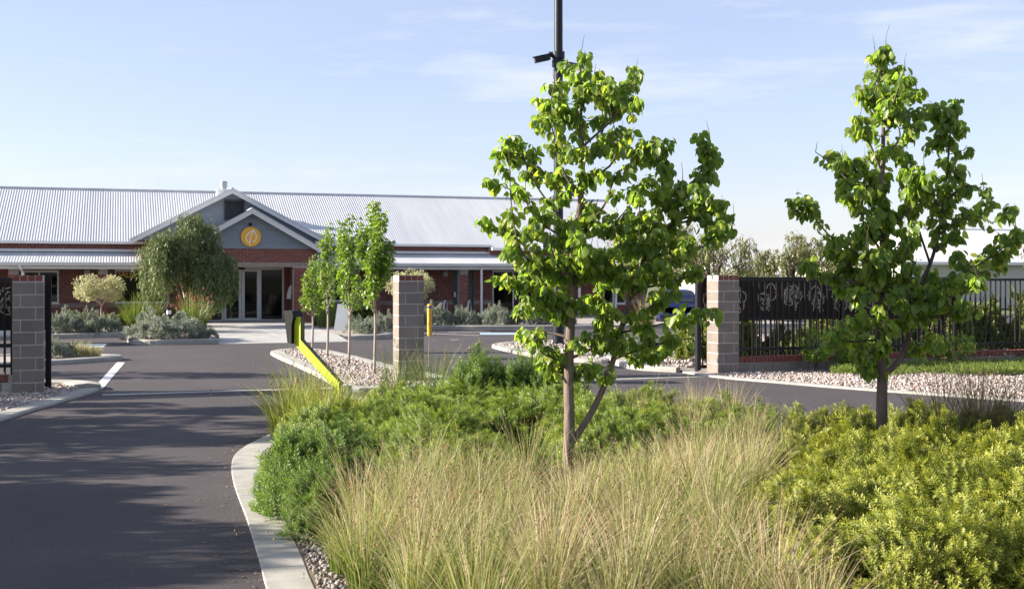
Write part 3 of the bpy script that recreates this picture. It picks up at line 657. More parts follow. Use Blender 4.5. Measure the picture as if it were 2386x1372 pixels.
# SALES lettering on the window
tcv = bpy.data.curves.new('t', 'FONT'); tcv.body = 'SALES'; tcv.size = 0.36; tcv.extrude = 0.004; tcv.offset = 0.006; tcv.resolution_u = 2
to = bpy.data.objects.new('t', tcv); COL.objects.link(to); dg = bpy.context.evaluated_depsgraph_get()
tme = bpy.data.meshes.new_from_object(to.evaluated_get(dg)); bpy.data.objects.remove(to); tme.materials.clear(); tme.materials.append(M['gold_letter'])
tx = obj('window_lettering', tme, sw); tx.location = (-0.16, 48.545, 1.80); tx.rotation_euler = (R(90), 0, 0); tx.scale = (0.72, 1, 1)

# ------------------------------------------------------------------ gate pillars, fences, sliding gates
FV = 19.85
def pillar(u0, u1, label):
    w = u1 - u0; r = empty('gate_pillar', ((u0 + u1) / 2, FV + 0.225, 0), label=label, cat='pillar', group='block gate pillars')
    h = w / 2
    MB().box(-h + 0.004, h - 0.004, -0.221, 0.221, 0, 1.885).obj('mortar_core', 'mortar', r)
    meshes = {}
    for c in range(9):
        z0 = c * 0.198 + 0.007; z1 = z0 + 0.184
        cut = -h + w * (0.27 if c % 2 else 0.76)
        for (a, b) in ((-h, cut - 0.007), (cut + 0.007, h)):
            k = round(b - a, 3)
            if k not in meshes: meshes[k] = MB().box(-(b - a) / 2, (b - a) / 2, -0.225, 0.225, -0.092, 0.092, bev=0.003).mesh('block')
            o = obj('block', meshes[k], r); o.location = ((a + b) / 2, 0, (z0 + z1) / 2)
    n = 4; bw = w / n; bmesh_ = MB().box(-bw / 2 + 0.006, bw / 2 - 0.006, -0.225, 0.225, -0.046, 0.046, bev=0.005).mesh('brick')
    for i in range(n):
        o = obj('cap_brick', bmesh_, r); o.location = (-h + bw * (i + 0.5), 0, 1.838)
    return r
pillar(-1.64, -1.19, 'shaded grey block gate pillar with brick cap beside the driveway at far left')
pillar(4.55, 5.0, 'middle grey block gate pillar with brick cap on the pebbled median')
pillar(10.76, 11.21, 'sunlit block gate pillar with brick cap next to the black fence')
def fence(u0, u1, label):
    r = empty('picket_fence', (u0, 20.08, 0), label=label, cat='fence', group='black steel fences on low walls')
    L = u1 - u0
    MB().box(0, L, -0.085, 0.085, 0, 0.30).obj('mortar_core', 'mortar', r)
    bl = MB().box(-0.195, 0.195, -0.095, 0.095, -0.094, 0.094, bev=0.004).mesh('block')
    n = int(L / 0.40)
    for i in range(n): o = obj('block', bl, r); o.location = (0.2 + i * 0.4, 0, 0.10)
    bk = MB().box(-0.040, 0.040, -0.10, 0.10, -0.056, 0.056, bev=0.004).mesh('brick')
    for i in range(int(L / 0.09)): o = obj('brick', bk, r); o.location = (0.045 + i * 0.09, 0, 0.258)
    MB().box(0, L, -0.02, 0.02, 1.77, 1.82, bev=0.004).obj('top_rail', 'black_steel', r)
    MB().box(0, L, -0.02, 0.02, 0.43, 0.48, bev=0.004).obj('bottom_rail', 'black_steel', r)
    pk = MB().box(-0.0125, 0.0125, -0.0125, 0.0125, 0.36, 1.768).mesh('black_steel')
    for i in range(int(L / 0.128)): o = obj('picket', pk, r); o.location = (0.06 + i * 0.128, 0.0, 0)
    po = MB().box(-0.0325, 0.0325, -0.0325, 0.0325, 0.31, 1.84, bev=0.004).mesh('black_steel')
    u = 2.45
    while u < L: o = obj('post', po, r); o.location = (u, 0.002, 0); u += 2.45
    return r
fence(11.215, 24.0, 'black picket fence on low brick wall right of the sunlit pillar')
fence(-9.0, -1.645, 'black picket fence on low brick wall left of the shaded pillar')
def leafset(rs):
    S = []
    for k in range(3):
        cx_, cz = rs.uniform(-0.14, 0.14), rs.uniform(-0.14, 0.14); s = rs.uniform(0.22, 0.38); a = rs.uniform(-0.9, 0.9)
        prof = []
        for i in range(13):
            t = i / 12; w = 0.42 * math.sin(math.pi * t ** 0.85) * (1 + 0.22 * math.cos(i * 2.6)); prof.append((w, t - 0.5))
        out = prof + [(-w, t) for w, t in prof[::-1]]
        ca, sa = math.cos(a), math.sin(a)
        S.append([(cx_ + s * (x * ca - y * sa), cz + s * (x * sa + y * ca)) for x, y in out])
        S.append([(cx_ + s * (-y * sa), cz + s * (y * ca)) for y in (-0.75, -0.2, 0.25)])
    return S
def gate(u0, u1, lead, label):
    """sliding gate leaf parked behind the fence; lead is the side of its end post"""
    L = u1 - u0; r = empty('sliding_gate', (u0, 20.42, 0), label=label, cat='gate', group='sliding steel gates')
    for a in (0, L - 0.06): MB().box(a, a + 0.06, -0.03, 0.03, 0.04, 1.86, bev=0.004).obj('end_post', 'black_steel', r)
    for z in (0.08, 1.0, 1.79): MB().box(0.06, L - 0.06, -0.025, 0.025, z, z + 0.06, bev=0.004).obj('rail', 'black_steel', r)
    MB().box(0.06, L - 0.06, -0.003, 0.003, 1.06, 1.79).obj('panel', 'brown_panel', r)
    pk = MB().box(-0.011, 0.011, -0.011, 0.011, 0.14, 1.0).mesh('black_steel')
    for i in range(int((L - 0.12) / 0.10)): o = obj('picket', pk, r); o.location = (0.11 + i * 0.10, 0, 0)
    rs = random.Random(int(u0 * 10) + 3)
    n = int(L / 0.58)
    for i in range(n):
        mb = MB()
        for st in leafset(rs): stroke(mb, [(0.32 + i * 0.58 + x, 1.43 + z * 1.2) for x, z in st], 0.017, -0.006, -0.002)
        mb.obj('pale_leaf_strip', 'slot_daylight', r)  # raised pale strips: brightness behind the slots is painted, panel stays uncut
    a = -0.032 if lead == 'a' else L + 0.002
    MB().box(a, a + 0.03, -0.05, 0.05, 0.0, 1.88).obj('catch_post', 'dark_pole' if lead == 'a' else 'black_steel', r)
    return r
gate(10.62, 16.7, 'a', 'brown panelled sliding gate with pale strips as leaf cut-outs parked behind the right fence')
gate(-7.2, -1.13, 'b', 'brown panelled sliding gate parked behind the left fence and pillar')

# ------------------------------------------------------------------ entry reader, posts, bollards, sign, lamp
ic = empty('gooseneck_reader', (2.96, 16.56, 0), -YAW - R(32), label='lime green gooseneck stand with black card reader beside the driveway', cat='intercom'); ic.scale = (1.13, 1, 1)
k = 1 / 164.0
def q(px, py): return ((px - 800) * k, (952 - py) * k)
cl = [(683, 742), (683, 801), (789, 897), (789, 952)]
ctr = [np.array(q(*p)) for p in cl]
hw = 0.060
def offs(pts, w):
    L = []; Rr = []
    for i, p in enumerate(pts):
        d0 = (p - pts[i - 1]) if i else (pts[1] - p); d1 = (pts[i + 1] - p) if i < len(pts) - 1 else d0
        d0 = d0 / np.linalg.norm(d0); d1 = d1 / np.linalg.norm(d1); b = d0 + d1; b /= np.linalg.norm(b); nrm = np.array((-b[1], b[0])); m = w / max(0.3, nrm.dot(np.array((-d0[1], d0[0]))))
        L.append(p + nrm * m); Rr.append(p - nrm * m)
    return L, Rr
Lp, Rp = offs(ctr, hw)
poly = [tuple(p) for p in Lp] + [tuple(p) for p in Rp[::-1]]
def ngon_prism(mb, Lp, Rp, y0, y1):
    for i in range(len(Lp) - 1): mb.prism([tuple(Lp[i]), tuple(Lp[i + 1]), tuple(Rp[i + 1]), tuple(Rp[i])], 'y', y0, y1)
    return mb
ngon_prism(MB(), Lp, Rp, -0.04, -0.034).obj('front_plate', 'lime_paint', ic)
Lp2, Rp2 = offs(ctr, hw + 0.004)
ngon_prism(MB(), Lp2, Rp2, -0.033, 0.045).obj('stem', 'lime_edge', ic)
a, b, c_, d_, e_ = q(653, 727), q(677, 727), q(684, 742), q(675, 806), q(664, 803)
MB().prism([a, b, (b[0] + 0.02, q(0, 742)[1]), q(675.5, 760), d_, e_], 'y', -0.10, 0.10).obj('reader_box', 'reader_black', ic)
MB().box(-0.14, 0.06, -0.09, 0.09, 0.0, 0.03, bev=0.004).obj('base_plate', 'galvanised', ic)
sp = empty('service_post', (3.12, 16.9, 0), -YAW, label='short pale blue grey service post just right of the lime stand', cat='post')
MB().box(-0.05, 0.05, -0.05, 0.05, 0.03, 0.27, bev=0.006).obj('body', 'pale_blue_box', sp)
MB().box(-0.056, 0.056, -0.056, 0.056, 0.272, 0.29, bev=0.005).obj('cap', 'pale_blue_box', sp)
yb = empty('yellow_bollard', (9.1, 35.41, 0), label='yellow steel bollard with blue band standing on the asphalt', cat='bollard')
MB().lathe([(0.075, 0), (0.075, 0.86)], (0, 0, 0), 18).obj('post', 'bollard_yellow', yb)
MB().lathe([(0.077, 0.862), (0.077, 0.915)], (0, 0, 0), 18).obj('band', 'band_blue', yb)
MB().lathe([(0.075, 0.917), (0.075, 0.955), (0.06, 0.985), (0.02, 0.995)], (0, 0, 0), 18).obj('cap', 'bollard_yellow', yb)
db = empty('light_bollard', (1.31, 36.09, 0.115), label='dark grey garden light bollard with white band behind the silver shrub', cat='bollard')
MB().lathe([(0.075, 0), (0.075, 0.62)], (0, 0, 0), 18).obj('post', 'dark_pole', db)
MB().lathe([(0.068, 0.621), (0.068, 0.735)], (0, 0, 0), 18).obj('diffuser', 'band_white', db)
MB().lathe([(0.078, 0.736), (0.078, 0.80), (0.05, 0.815)], (0, 0, 0), 18).obj('cap', 'dark_pole', db)
for i, (u, v, lb_) in enumerate(((12.05, 44.4, 'steel bicycle hoop nearer the yellow bollard, behind grey shrubs'), (12.95, 44.1, 'steel bicycle hoop nearer the teal door, behind grey shrubs'))):
    pts = [(0.30 * math.cos(t), 0, 0.42 + 0.36 * math.sin(t)) for t in np.linspace(0, math.pi, 14)]
    o = MB().tube([(0.30, 0, 0)] + pts + [(-0.30, 0, 0)], 0.024, 10).obj('bike_hoop', 'galvanised', None, (u, v, 0.115), R(62), smooth=True)
    tag(o, lb_, 'bike rack', 'steel bicycle hoops')
wb = empty('sandwich_board', (6.68, 37.3, 0.115), R(-14), label='white A-shaped sign board standing in the bed right of the path', cat='sign')
for s in (-1, 1):
    V = [(-0.24, s * 0.20, 0), (0.24, s * 0.20, 0), (0.15, s * 0.03, 0.84), (-0.13, s * 0.03, 0.84)]; V2 = [(x, y + 0.025 * s, z) for x, y, z in V]
    MB().add(V + V2, [(0, 1, 2, 3), (7, 6, 5, 4), (0, 4, 5, 1), (1, 5, 6, 2), (2, 6, 7, 3), (3, 7, 4, 0)]).obj('panel', 'sign_white', wb)
MB().box(-0.12, 0.14, -0.055, 0.055, 0.835, 0.86).obj('hinge', 'galvanised', wb)
# lamp post
lp = empty('lamp_post', (10.98, 29.02, 0.045), label='tall dark blue lamp post rising behind the middle tree', cat='lamp post')
MB().lathe([(0.24, 0), (0.24, 0.02)], (0, 0, 0), 20).obj('base_plate', 'dark_pole', lp)
MB().lathe([(0.15, 0.02), (0.15, 0.9), (0.135, 0.93), (0.125, 4.5), (0.105, 12.0)], (0, 0, 0), 20).obj('pole', 'dark_pole', lp, smooth=False)
MB().box(-0.9, 0.02, -0.12, 0.12, 11.95, 12.05, bev=0.01).obj('luminaire', 'dark_pole', lp)
MB().box(-0.05, 0.05, -0.155, -0.14, 0.45, 0.7).obj('hatch', 'dark_pole', lp)
def cctv(loc, rz, rx, label):
    r = empty('security_camera', loc, rz, label=label, cat='camera', group='cameras on the lamp post')
    MB().lathe([(0.17, -0.09), (0.17, 0.09)], (0.0, 0, 0), 18).obj('pole_clamp', 'dark_pole', r)
    MB().tube([(-0.15, 0, 0), (-0.26, 0, 0.02)], 0.07, 10).obj('arm', 'dark_pole', r)
    b_ = MB().box(-0.66, -0.25, -0.085, 0.085, -0.075, 0.075, bev=0.01).obj('body', 'dark_pole', r); b_.rotation_euler = (0, rx, 0)
    MB().box(-0.70, -0.24, -0.095, 0.095, 0.08, 0.09).obj('hood', 'dark_pole', b_)
    V = MB().box(-0.67, -0.661, -0.055, 0.055, -0.05, 0.05); V.obj('lens', 'car_glass', b_)
    return r
cctv((10.98, 29.02, 7.72), -YAW + R(12), R(-14), 'box security camera pointing left from the lamp post')
cctv((10.98, 29.02, 7.50), -YAW + R(158), R(-14), 'box security camera pointing right from the lamp post above the tree top')

# ------------------------------------------------------------------ cars
def hatchback(loc, rz, paint, label):
    """x across, y to the front; the rear faces -y"""
    r = empty('hatchback_car', loc, rz, label=label, cat='car')
    secs = [  # y, half width, sill z, waist z, roof half width, roof z
        (-1.82, 0.62, 0.36, 0.70, 0.60, 0.72), (-1.78, 0.76, 0.26, 0.82, 0.68, 0.88), (-1.60, 0.81, 0.20, 0.88, 0.66, 1.16), (-1.35, 0.82, 0.20, 0.90, 0.60, 1.34), (-0.7, 0.83, 0.20, 0.90, 0.59, 1.40),
        (0.1, 0.83, 0.20, 0.88, 0.58, 1.385), (0.55, 0.83, 0.20, 0.86, 0.60, 1.15), (0.95, 0.82, 0.20, 0.84, 0.68, 0.90), (1.4, 0.79, 0.20, 0.78, 0.66, 0.80), (1.75, 0.70, 0.24, 0.64, 0.60, 0.66), (1.84, 0.55, 0.34, 0.52, 0.5, 0.54)]
    V = []; F = []
    for (y, w, s, wz, rw, rz_) in secs:
        rr = [(-w * 0.93, s), (-w, s + 0.12), (-w, (s + wz) / 2 + 0.08), (-w * 0.97, wz), (-rw, rz_ - 0.04), (-rw * 0.6, rz_), (rw * 0.6, rz_), (rw, rz_ - 0.04), (w * 0.97, wz), (w, (s + wz) / 2 + 0.08), (w, s + 0.12), (w * 0.93, s)]
        V += [(x, y, z) for x, z in rr]
    n = 12
    for i in range(len(secs) - 1):
        for j in range(n): F.append((i * n + j, i * n + (j + 1) % n, (i + 1) * n + (j + 1) % n, (i + 1) * n + j))
    F += [tuple(range(n)), tuple(range((len(secs) - 1) * n, len(secs) * n))[::-1]]
    body = obj('body', mkmesh(V, [f[::-1] for f in F], paint, smooth=True), r)
    gl = MB()
    gl.add([(-0.56, -1.775, 0.93), (0.56, -1.775, 0.93), (0.50, -1.435, 1.31), (-0.50, -1.435, 1.31)], [(0, 1, 2, 3)])
    gl.obj('rear_window', 'car_glass', r)
    for s in (-1, 1):
        MB().add([(s * 0.80, -1.25, 0.93), (s * 0.80, 0.45, 0.90), (s * 0.615, 0.05, 1.33), (s * 0.625, -1.15, 1.31)], [(0, 1, 2, 3) if s > 0 else (3, 2, 1, 0)]).obj('side_window', 'car_glass', r)
        MB().box(s * 0.70 - 0.09, s * 0.70 + 0.09, -1.83, -1.70, 0.66, 0.86, bev=0.02).obj('tail_light', 'tail_red', r)
        for y in (-1.2, 1.15):
            w = obj('wheel', MB().lathe([(0.18, -0.09), (0.27, -0.085), (0.285, -0.05), (0.285, 0.05), (0.27, 0.085), (0.18, 0.09)], (0, 0, 0), 20).mesh('tyre'), r)
            w.location = (s * 0.76, y, 0.285); w.rotation_euler = (0, R(90), 0)
            MB().lathe([(0.175, -0.093), (0.16, 0.0), (0.175, 0.093)], (0, 0, 0), 16).obj('rim', 'rim', w)
        MB().box(s * 0.90 - 0.07, s * 0.90 + 0.07, 0.42, 0.52, 0.90, 1.02, bev=0.02).obj('mirror', paint, r)
    MB().box(-0.18, 0.18, -1.845, -1.825, 0.52, 0.62).obj('number_plate', 'plate', r)
    MB().box(-0.74, 0.74, -1.86, -1.72, 0.28, 0.47, bev=0.03).obj('rear_bumper', paint, r)
    for i in range(5): MB().box(0.36 + i * 0.045, 0.392 + i * 0.045, -1.822, -1.80, 0.765, 0.795).obj('badge_letter', 'rim', r)
    return r
hatchback((20.75, 41.9, -0.05), R(-20), 'car_blue', 'blue hatchback seen from behind, parked beyond the middle tree')
hatchback((-3.70, 34.4, 0.0), R(90), 'car_white', 'white car mostly hidden behind the left gate pillar')

# ------------------------------------------------------------------ far houses
def house(u0, u1, v0, v1, wz, rz_, label):
    r = empty('white_house', ((u0 + u1) / 2, (v0 + v1) / 2, 0), label=label, cat='house', group='white-roofed houses beyond the fence')
    a, b = (u1 - u0) / 2, (v1 - v0) / 2; e = 0.5
    MB().box(-a, a, -b, b, 0, wz).obj('wall', 'house_wall', r)
    q_ = max(0.3, a - b); 
    ro = MB().add([(-a - e, -b - e, wz), (a + e, -b - e, wz), (a + e, b + e, wz), (-a - e, b + e, wz), (-q_, 0, rz_), (q_, 0, rz_)], [(0, 1, 5, 4), (1, 2, 5), (2, 3, 4, 5), (3, 0, 4), (3, 2, 1, 0)]).obj('roof', 'house_roof', r)
    MB().box(-a - e, a + e, -b - e - 0.06, -b - e - 0.004, wz - 0.14, wz + 0.03).obj('gutter', 'white_trim', ro)
    MB().tube([(-q_, 0, rz_), (q_, 0, rz_)], 0.08, 6).obj('ridge_cap', 'white_trim', ro)
    for i in range(3):
        x = -a + (i + 0.6) * 2 * a / 3
        w = MB().box(x - 0.8, x + 0.8, -b - 0.05, -b - 0.003, 0.9, 2.0).obj('window', 'white_trim', r)
        MB().box(x - 0.72, x + 0.72, -b - 0.07, -b - 0.051, 0.97, 1.93).obj('pane', 'glass', w)
    return r
house(40.5, 62, 54, 66, 2.6, 4.7, 'white house with broad hipped roof at the far right edge')
house(40.6, 45.0, 65.5, 70.0, 2.0, 3.5, 'small white-roofed building seen left of the right tree')
house(33.5, 38.0, 62.0, 68.0, 1.9, 2.9, 'low white-roofed building beside the feathery tree, above the fence')

# ------------------------------------------------------------------ foliage helpers
def leaf_t(w=0.31, curl=0.22, fold=0.10, rows=((0, 0.0), (0.16, 0.62), (0.45, 1.0), (0.75, 0.68), (1.0, 0.0))):
    V = []; F = []
    for t, k in rows:
        z = -curl * t * t
        if k == 0: V.append((0, t, z))
        else: V += [(-w * k, t, z + fold * k), (0, t, z), (w * k, t, z + fold * k)]
    F = [(0, 2, 1), (0, 3, 2)]
    i = 1
    for _ in range(len(rows) - 3):
        F += [(i, i + 1, i + 4), (i, i + 4, i + 3), (i + 1, i + 2, i + 5), (i + 1, i + 5, i + 4)]; i += 3
    F += [(i, i + 1, i + 3), (i + 1, i + 2, i + 3)]
    return np.array(V, float), np.array(F)
PEAR = leaf_t(w=0.345)
SLIM = (np.array([(0, 0, 0), (-0.09, 0.4, 0.0), (0.09, 0.4, 0.0), (0, 1, -0.08)], float), np.array([(0, 2, 1), (1, 2, 3)]))
OVAL = (np.array([(0, 0, 0), (-0.3, 0.45, 0.06), (0.3, 0.45, 0.06), (0, 0.5, 0.0), (0, 1, -0.12)], float), np.array([(0, 3, 1), (0, 2, 3), (1, 3, 4), (3, 2, 4)]))
def branch_mesh(branches, n=7):
    mb = MB()
    for pts, r0, r1 in branches:
        m = len(pts); mb.tube(pts, [r0 + (r1 - r0) * i / (m - 1) for i in range(m)], n)
    return mb
def leaves_on(seglist, per_m, spread, size, drop, template, g, jitter=0.3, upz=0.7):
    """leaves round polylines: seglist of (pts array); returns pos, rot, scale"""
    P = []; D = []
    for pts in seglist:
        pts = np.asarray(pts, float); d = np.diff(pts, axis=0); L = np.linalg.norm(d, axis=1); tot = L.sum()
        n = max(1, int(tot * per_m)); s = g.uniform(0, tot, n); cum = np.concatenate([[0], np.cumsum(L)])
        i = np.clip(np.searchsorted(cum, s) - 1, 0, len(d) - 1); t = (s - cum[i]) / (L[i] + 1e-9)
        P.append(pts[i] + d[i] * t[:, None]); D.append(d[i] / (L[i][:, None] + 1e-9))
    P = np.concatenate(P); D = np.concatenate(D); n = len(P)
    out = rvec(n, g); out -= D * (out * D).sum(1)[:, None] * 0.8
    out /= np.linalg.norm(out, axis=1, keepdims=True)
    P = P + out * (g.uniform(0.2, 1, n) * spread)[:, None]
    dirs = out * 0.75 + D * 0.25 + np.array((0, 0, -drop)) + g.normal(0, jitter, (n, 3))
    up = rvec(n, g) * 0.6 + np.array((0, 0, upz)) + out * 0.6
    return P, frames(dirs, up), size * g.uniform(0.65, 1.2, n)

# ------------------------------------------------------------------ the two ornamental pears in the foreground
def pear_tree(loc, base, trunk, limbs, label, seed, per=190):
    g = np.random.default_rng(seed); rs = random.Random(seed)
    S = 1 / 247.0
    root = empty('pear_tree', loc, -YAW, label=label, cat='tree', group='ornamental pear trees in the foreground bed')
    def c3(p, dy=0.0): return np.array(((p[0] - base[0]) * S, dy, (base[1] - p[1]) * S))
    woods = []; twigs = []; leafy = []
    for ti, (pts, r0, r1) in enumerate(trunk):
        m = len(pts)
        line = spline([c3(p, (0.10 if ti else 0.0) * i / m + g.normal(0, 0.012)) for i, p in enumerate(pts)], 5)
        woods.append((line, r0, r1)); a = np.array(line); leafy.append(a[int(len(a) * (0.50 if ti == 0 else 0.55)):])
    for k_, (pts, dy) in enumerate(limbs):
        m = len(pts)
        line = spline([c3(p, dy * (i / (m - 1)) ** 0.9 + g.normal(0, 0.015)) for i, p in enumerate(pts)], 5)
        twigs.append((line, 0.0135, 0.004)); leafy.append(np.array(line)[int(len(line) * 0.25):])
    sub = []
    for a in list(leafy):
        L = np.linalg.norm(np.diff(a, axis=0), axis=1).sum(); n = max(2, int(L / 0.07))
        for j in range(n):
            t = rs.uniform(0.0, 1.0); i = min(len(a) - 2, int(t * (len(a) - 1))); p = a[i] + (a[i + 1] - a[i]) * rs.random()
            d = g.normal(0, 1, 3); d[2] = abs(d[2]) * 0.5 + 0.1; d[1] *= 1.0; d /= np.linalg.norm(d)
            ln = rs.uniform(0.06, 0.28) if rs.random() < 0.75 else rs.uniform(0.05, 0.12); e = p + d * ln + np.array((0, 0, 0.02))
            sub.append([p + d * ln * 0.35, p + d * ln * 0.7 + g.normal(0, 0.012, 3), e]); twigs.append(([p, p + d * ln * 0.5, e], 0.005, 0.0022))
        # bare shoot at the tip
        if rs.random() < 0.75:
            e = a[-1]; d = np.array((rs.uniform(-0.25, 0.25), rs.uniform(-0.2, 0.2), 1.0)); ln = rs.uniform(0.10, 0.26)
            twigs.append(([e, e + d * ln * 0.5 + g.normal(0, 0.008, 3), e + d * ln], 0.004, 0.0016))
    branch_mesh(woods, 12).obj('trunk', 'bark' if seed == 3 else 'dark_bark', root, smooth=True)
    branch_mesh(twigs, 5).obj('branches', 'dark_bark', root, smooth=True)
    P, Rm, sc = leaves_on(sub, per, 0.05, 0.090, 1.25, PEAR, g, 0.35, 0.2)
    P2, R2, s2 = leaves_on([a[int(len(a) * 0.35):] for a in leafy], 45, 0.06, 0.085, 1.1, PEAR, g, 0.35, 0.2)
    P, Rm, sc = np.concatenate([P, P2]), np.concatenate([Rm, R2]), np.concatenate([sc, s2]) * g.uniform(0.75, 1.12, len(P) + len(P2))
    n = len(P)
    # the 300 nearest the camera are leaves of their own
    order = np.argsort(P[:, 1] + g.normal(0, 0.03, n)); one = order[:300]; rest = order[300:]
    me = mkmesh(PEAR[0], PEAR[1], 'pear_leaf', np.zeros(len(PEAR[0])), smooth=True)
    for i in one:
        o = bpy.data.objects.new('leaf', me); COL.objects.link(o); o.parent = root
        mt = Matrix([[*(Rm[i][r] * sc[i]), P[i][r]] for r in range(3)] + [[0, 0, 0, 1]]); o.matrix_local = mt
    V, F = scatter(PEAR[0], PEAR[1], P[rest], Rm[rest], sc[rest])
    tag(obj('foliage', mkmesh(V, F, 'pear_leaf', np.repeat(g.uniform(0, 1, len(rest)), len(PEAR[0])), smooth=True), root), kind='stuff')
    return root, n
T1 = [([(1320, 1115), (1324, 1000), (1322, 900), (1327, 760), (1330, 640), (1341, 560), (1350, 480), (1355, 380), (1350, 300), (1353, 220), (1347, 162)], 0.056, 0.008),
      ([(1324, 1052), (1378, 970), (1418, 880), (1442, 790), (1472, 690), (1503, 610), (1560, 540), (1592, 470), (1640, 400), (1656, 352)], 0.034, 0.006)]
B1 = [([(1326, 770), (1280, 730), (1235, 728), (1200, 755)], -0.25), ([(1322, 800), (1270, 790), (1230, 800), (1212, 815)], 0.2), ([(1330, 660), (1262, 640), (1212, 600), (1190, 500), (1186, 420)], -0.35),
      ([(1340, 570), (1290, 505), (1248, 445), (1215, 375), (1195, 335)], 0.3), ([(1350, 480), (1312, 420), (1290, 350), (1278, 280), (1288, 220)], -0.2), ([(1352, 400), (1398, 330), (1412, 270), (1434, 230), (1468, 195), (1486, 172)], 0.2),
      ([(1352, 360), (1420, 300), (1455, 262), (1468, 300)], -0.25), ([(1341, 565), (1400, 500), (1432, 425), (1495, 380), (1515, 350)], -0.3), ([(1470, 690), (1520, 600), (1545, 500), (1540, 400), (1528, 365)], 0.3),
      ([(1503, 612), (1580, 600), (1640, 585), (1690, 545)], -0.3), ([(1472, 690), (1560, 672), (1630, 650), (1660, 640)], 0.25), ([(1442, 790), (1500, 775), (1560, 760), (1640, 742)], -0.4), ([(1430, 850), (1500, 822), (1570, 805), (1600, 800)], -0.2),
      ([(1323, 880), (1290, 850), (1262, 835), (1240, 800)], -0.2), ([(1325, 850), (1380, 820), (1412, 770), (1400, 720)], -0.3), ([(1592, 470), (1640, 505), (1685, 500)], 0.2), ([(1340, 600), (1270, 580), (1200, 560), (1165, 560)], 0.3),
      ([(1328, 720), (1262, 700), (1200, 680), (1168, 660)], -0.2), ([(1323, 900), (1360, 880), (1400, 890), (1435, 905)], 0.35), ([(1432, 830), (1470, 850), (1540, 850)], 0.3), ([(1350, 440), (1420, 400), (1440, 350), (1452, 330)], 0.3),
      ([(1341, 540), (1400, 560), (1440, 520), (1480, 470)], -0.2), ([(1330, 640), (1390, 640), (1430, 600)], -0.35), ([(1560, 540), (1620, 530), (1660, 560)], -0.25), ([(1345, 520), (1300, 560), (1240, 520), (1220, 480)], -0.35),
      ([(1475, 680), (1440, 620), (1440, 560)], -0.2), ([(1503, 610), (1520, 540), (1580, 440)], -0.2), ([(1328, 740), (1380, 730), (1430, 740)], 0.3), ([(1352, 300), (1310, 265), (1300, 210)], 0.2), ([(1352, 260), (1385, 225), (1380, 195)], -0.1)]
def fill_limbs(trunks, env, n, seed):
    """extra limbs from the nearer stem to points spread through the crown's outline"""
    rs = random.Random(seed); out = []; xs = [p[0] for p in env]; ys = [p[1] for p in env]
    while len(out) < n:
        e = (rs.uniform(min(xs), max(xs)), rs.uniform(min(ys), max(ys)))
        if not inpoly(e, env): continue
        best = None
        for pts, _, _ in trunks:
            ysort = [(p[1], p[0]) for p in pts][::-1]
            y0 = min(pts[0][1] - 150, e[1] + rs.uniform(40, 130))
            x0 = float(np.interp(y0, [a for a, b in ysort], [b for a, b in ysort]))
            if y0 < ysort[0][0]: continue
            if best is None or abs(e[0] - x0) < best[0]: best = (abs(e[0] - x0), (x0, y0))
        if best is None: continue
        a = best[1]; m = (a[0] + (e[0] - a[0]) * 0.55 + rs.uniform(-8, 8), a[1] + (e[1] - a[1]) * 0.35)
        out.append(([a, m, e], rs.choice((-1, 1)) * rs.uniform(0.1, 0.5)))
    return out
ENV1 = [(1165, 520), (1195, 360), (1255, 300), (1310, 260), (1390, 250), (1440, 270), (1455, 330), (1420, 410), (1500, 390), (1545, 430), (1635, 400), (1675, 520), (1680, 590), (1630, 640), (1635, 740), (1580, 810), (1460, 820), (1420, 890), (1340, 880), (1270, 820), (1200, 760), (1172, 640)]
ENV2 = [(1960, 580), (1950, 420), (2010, 330), (2035, 170), (2075, 170), (2100, 290), (2150, 330), (2210, 340), (2230, 440), (2280, 530), (2310, 640), (2250, 710), (2180, 760), (2160, 830), (2010, 840), (1950, 800), (1965, 730), (1930, 650)]
B1 += fill_limbs(T1, ENV1, 25, 91)
t1, n1 = pear_tree((3.98, 10.25, 0.03), (1322, 1115), T1, B1, 'leafy pear tree with two stems forking low, hiding the lamp post', 3)
T2 = [([(2056, 1115), (2054, 960), (2056, 880), (2050, 800), (2058, 700), (2058, 560), (2055, 470), (2058, 330), (2057, 240), (2054, 130)], 0.058, 0.007),
      ([(2056, 888), (2098, 850), (2130, 762), (2152, 680), (2182, 600), (2204, 480), (2220, 340), (2226, 262)], 0.032, 0.005)]
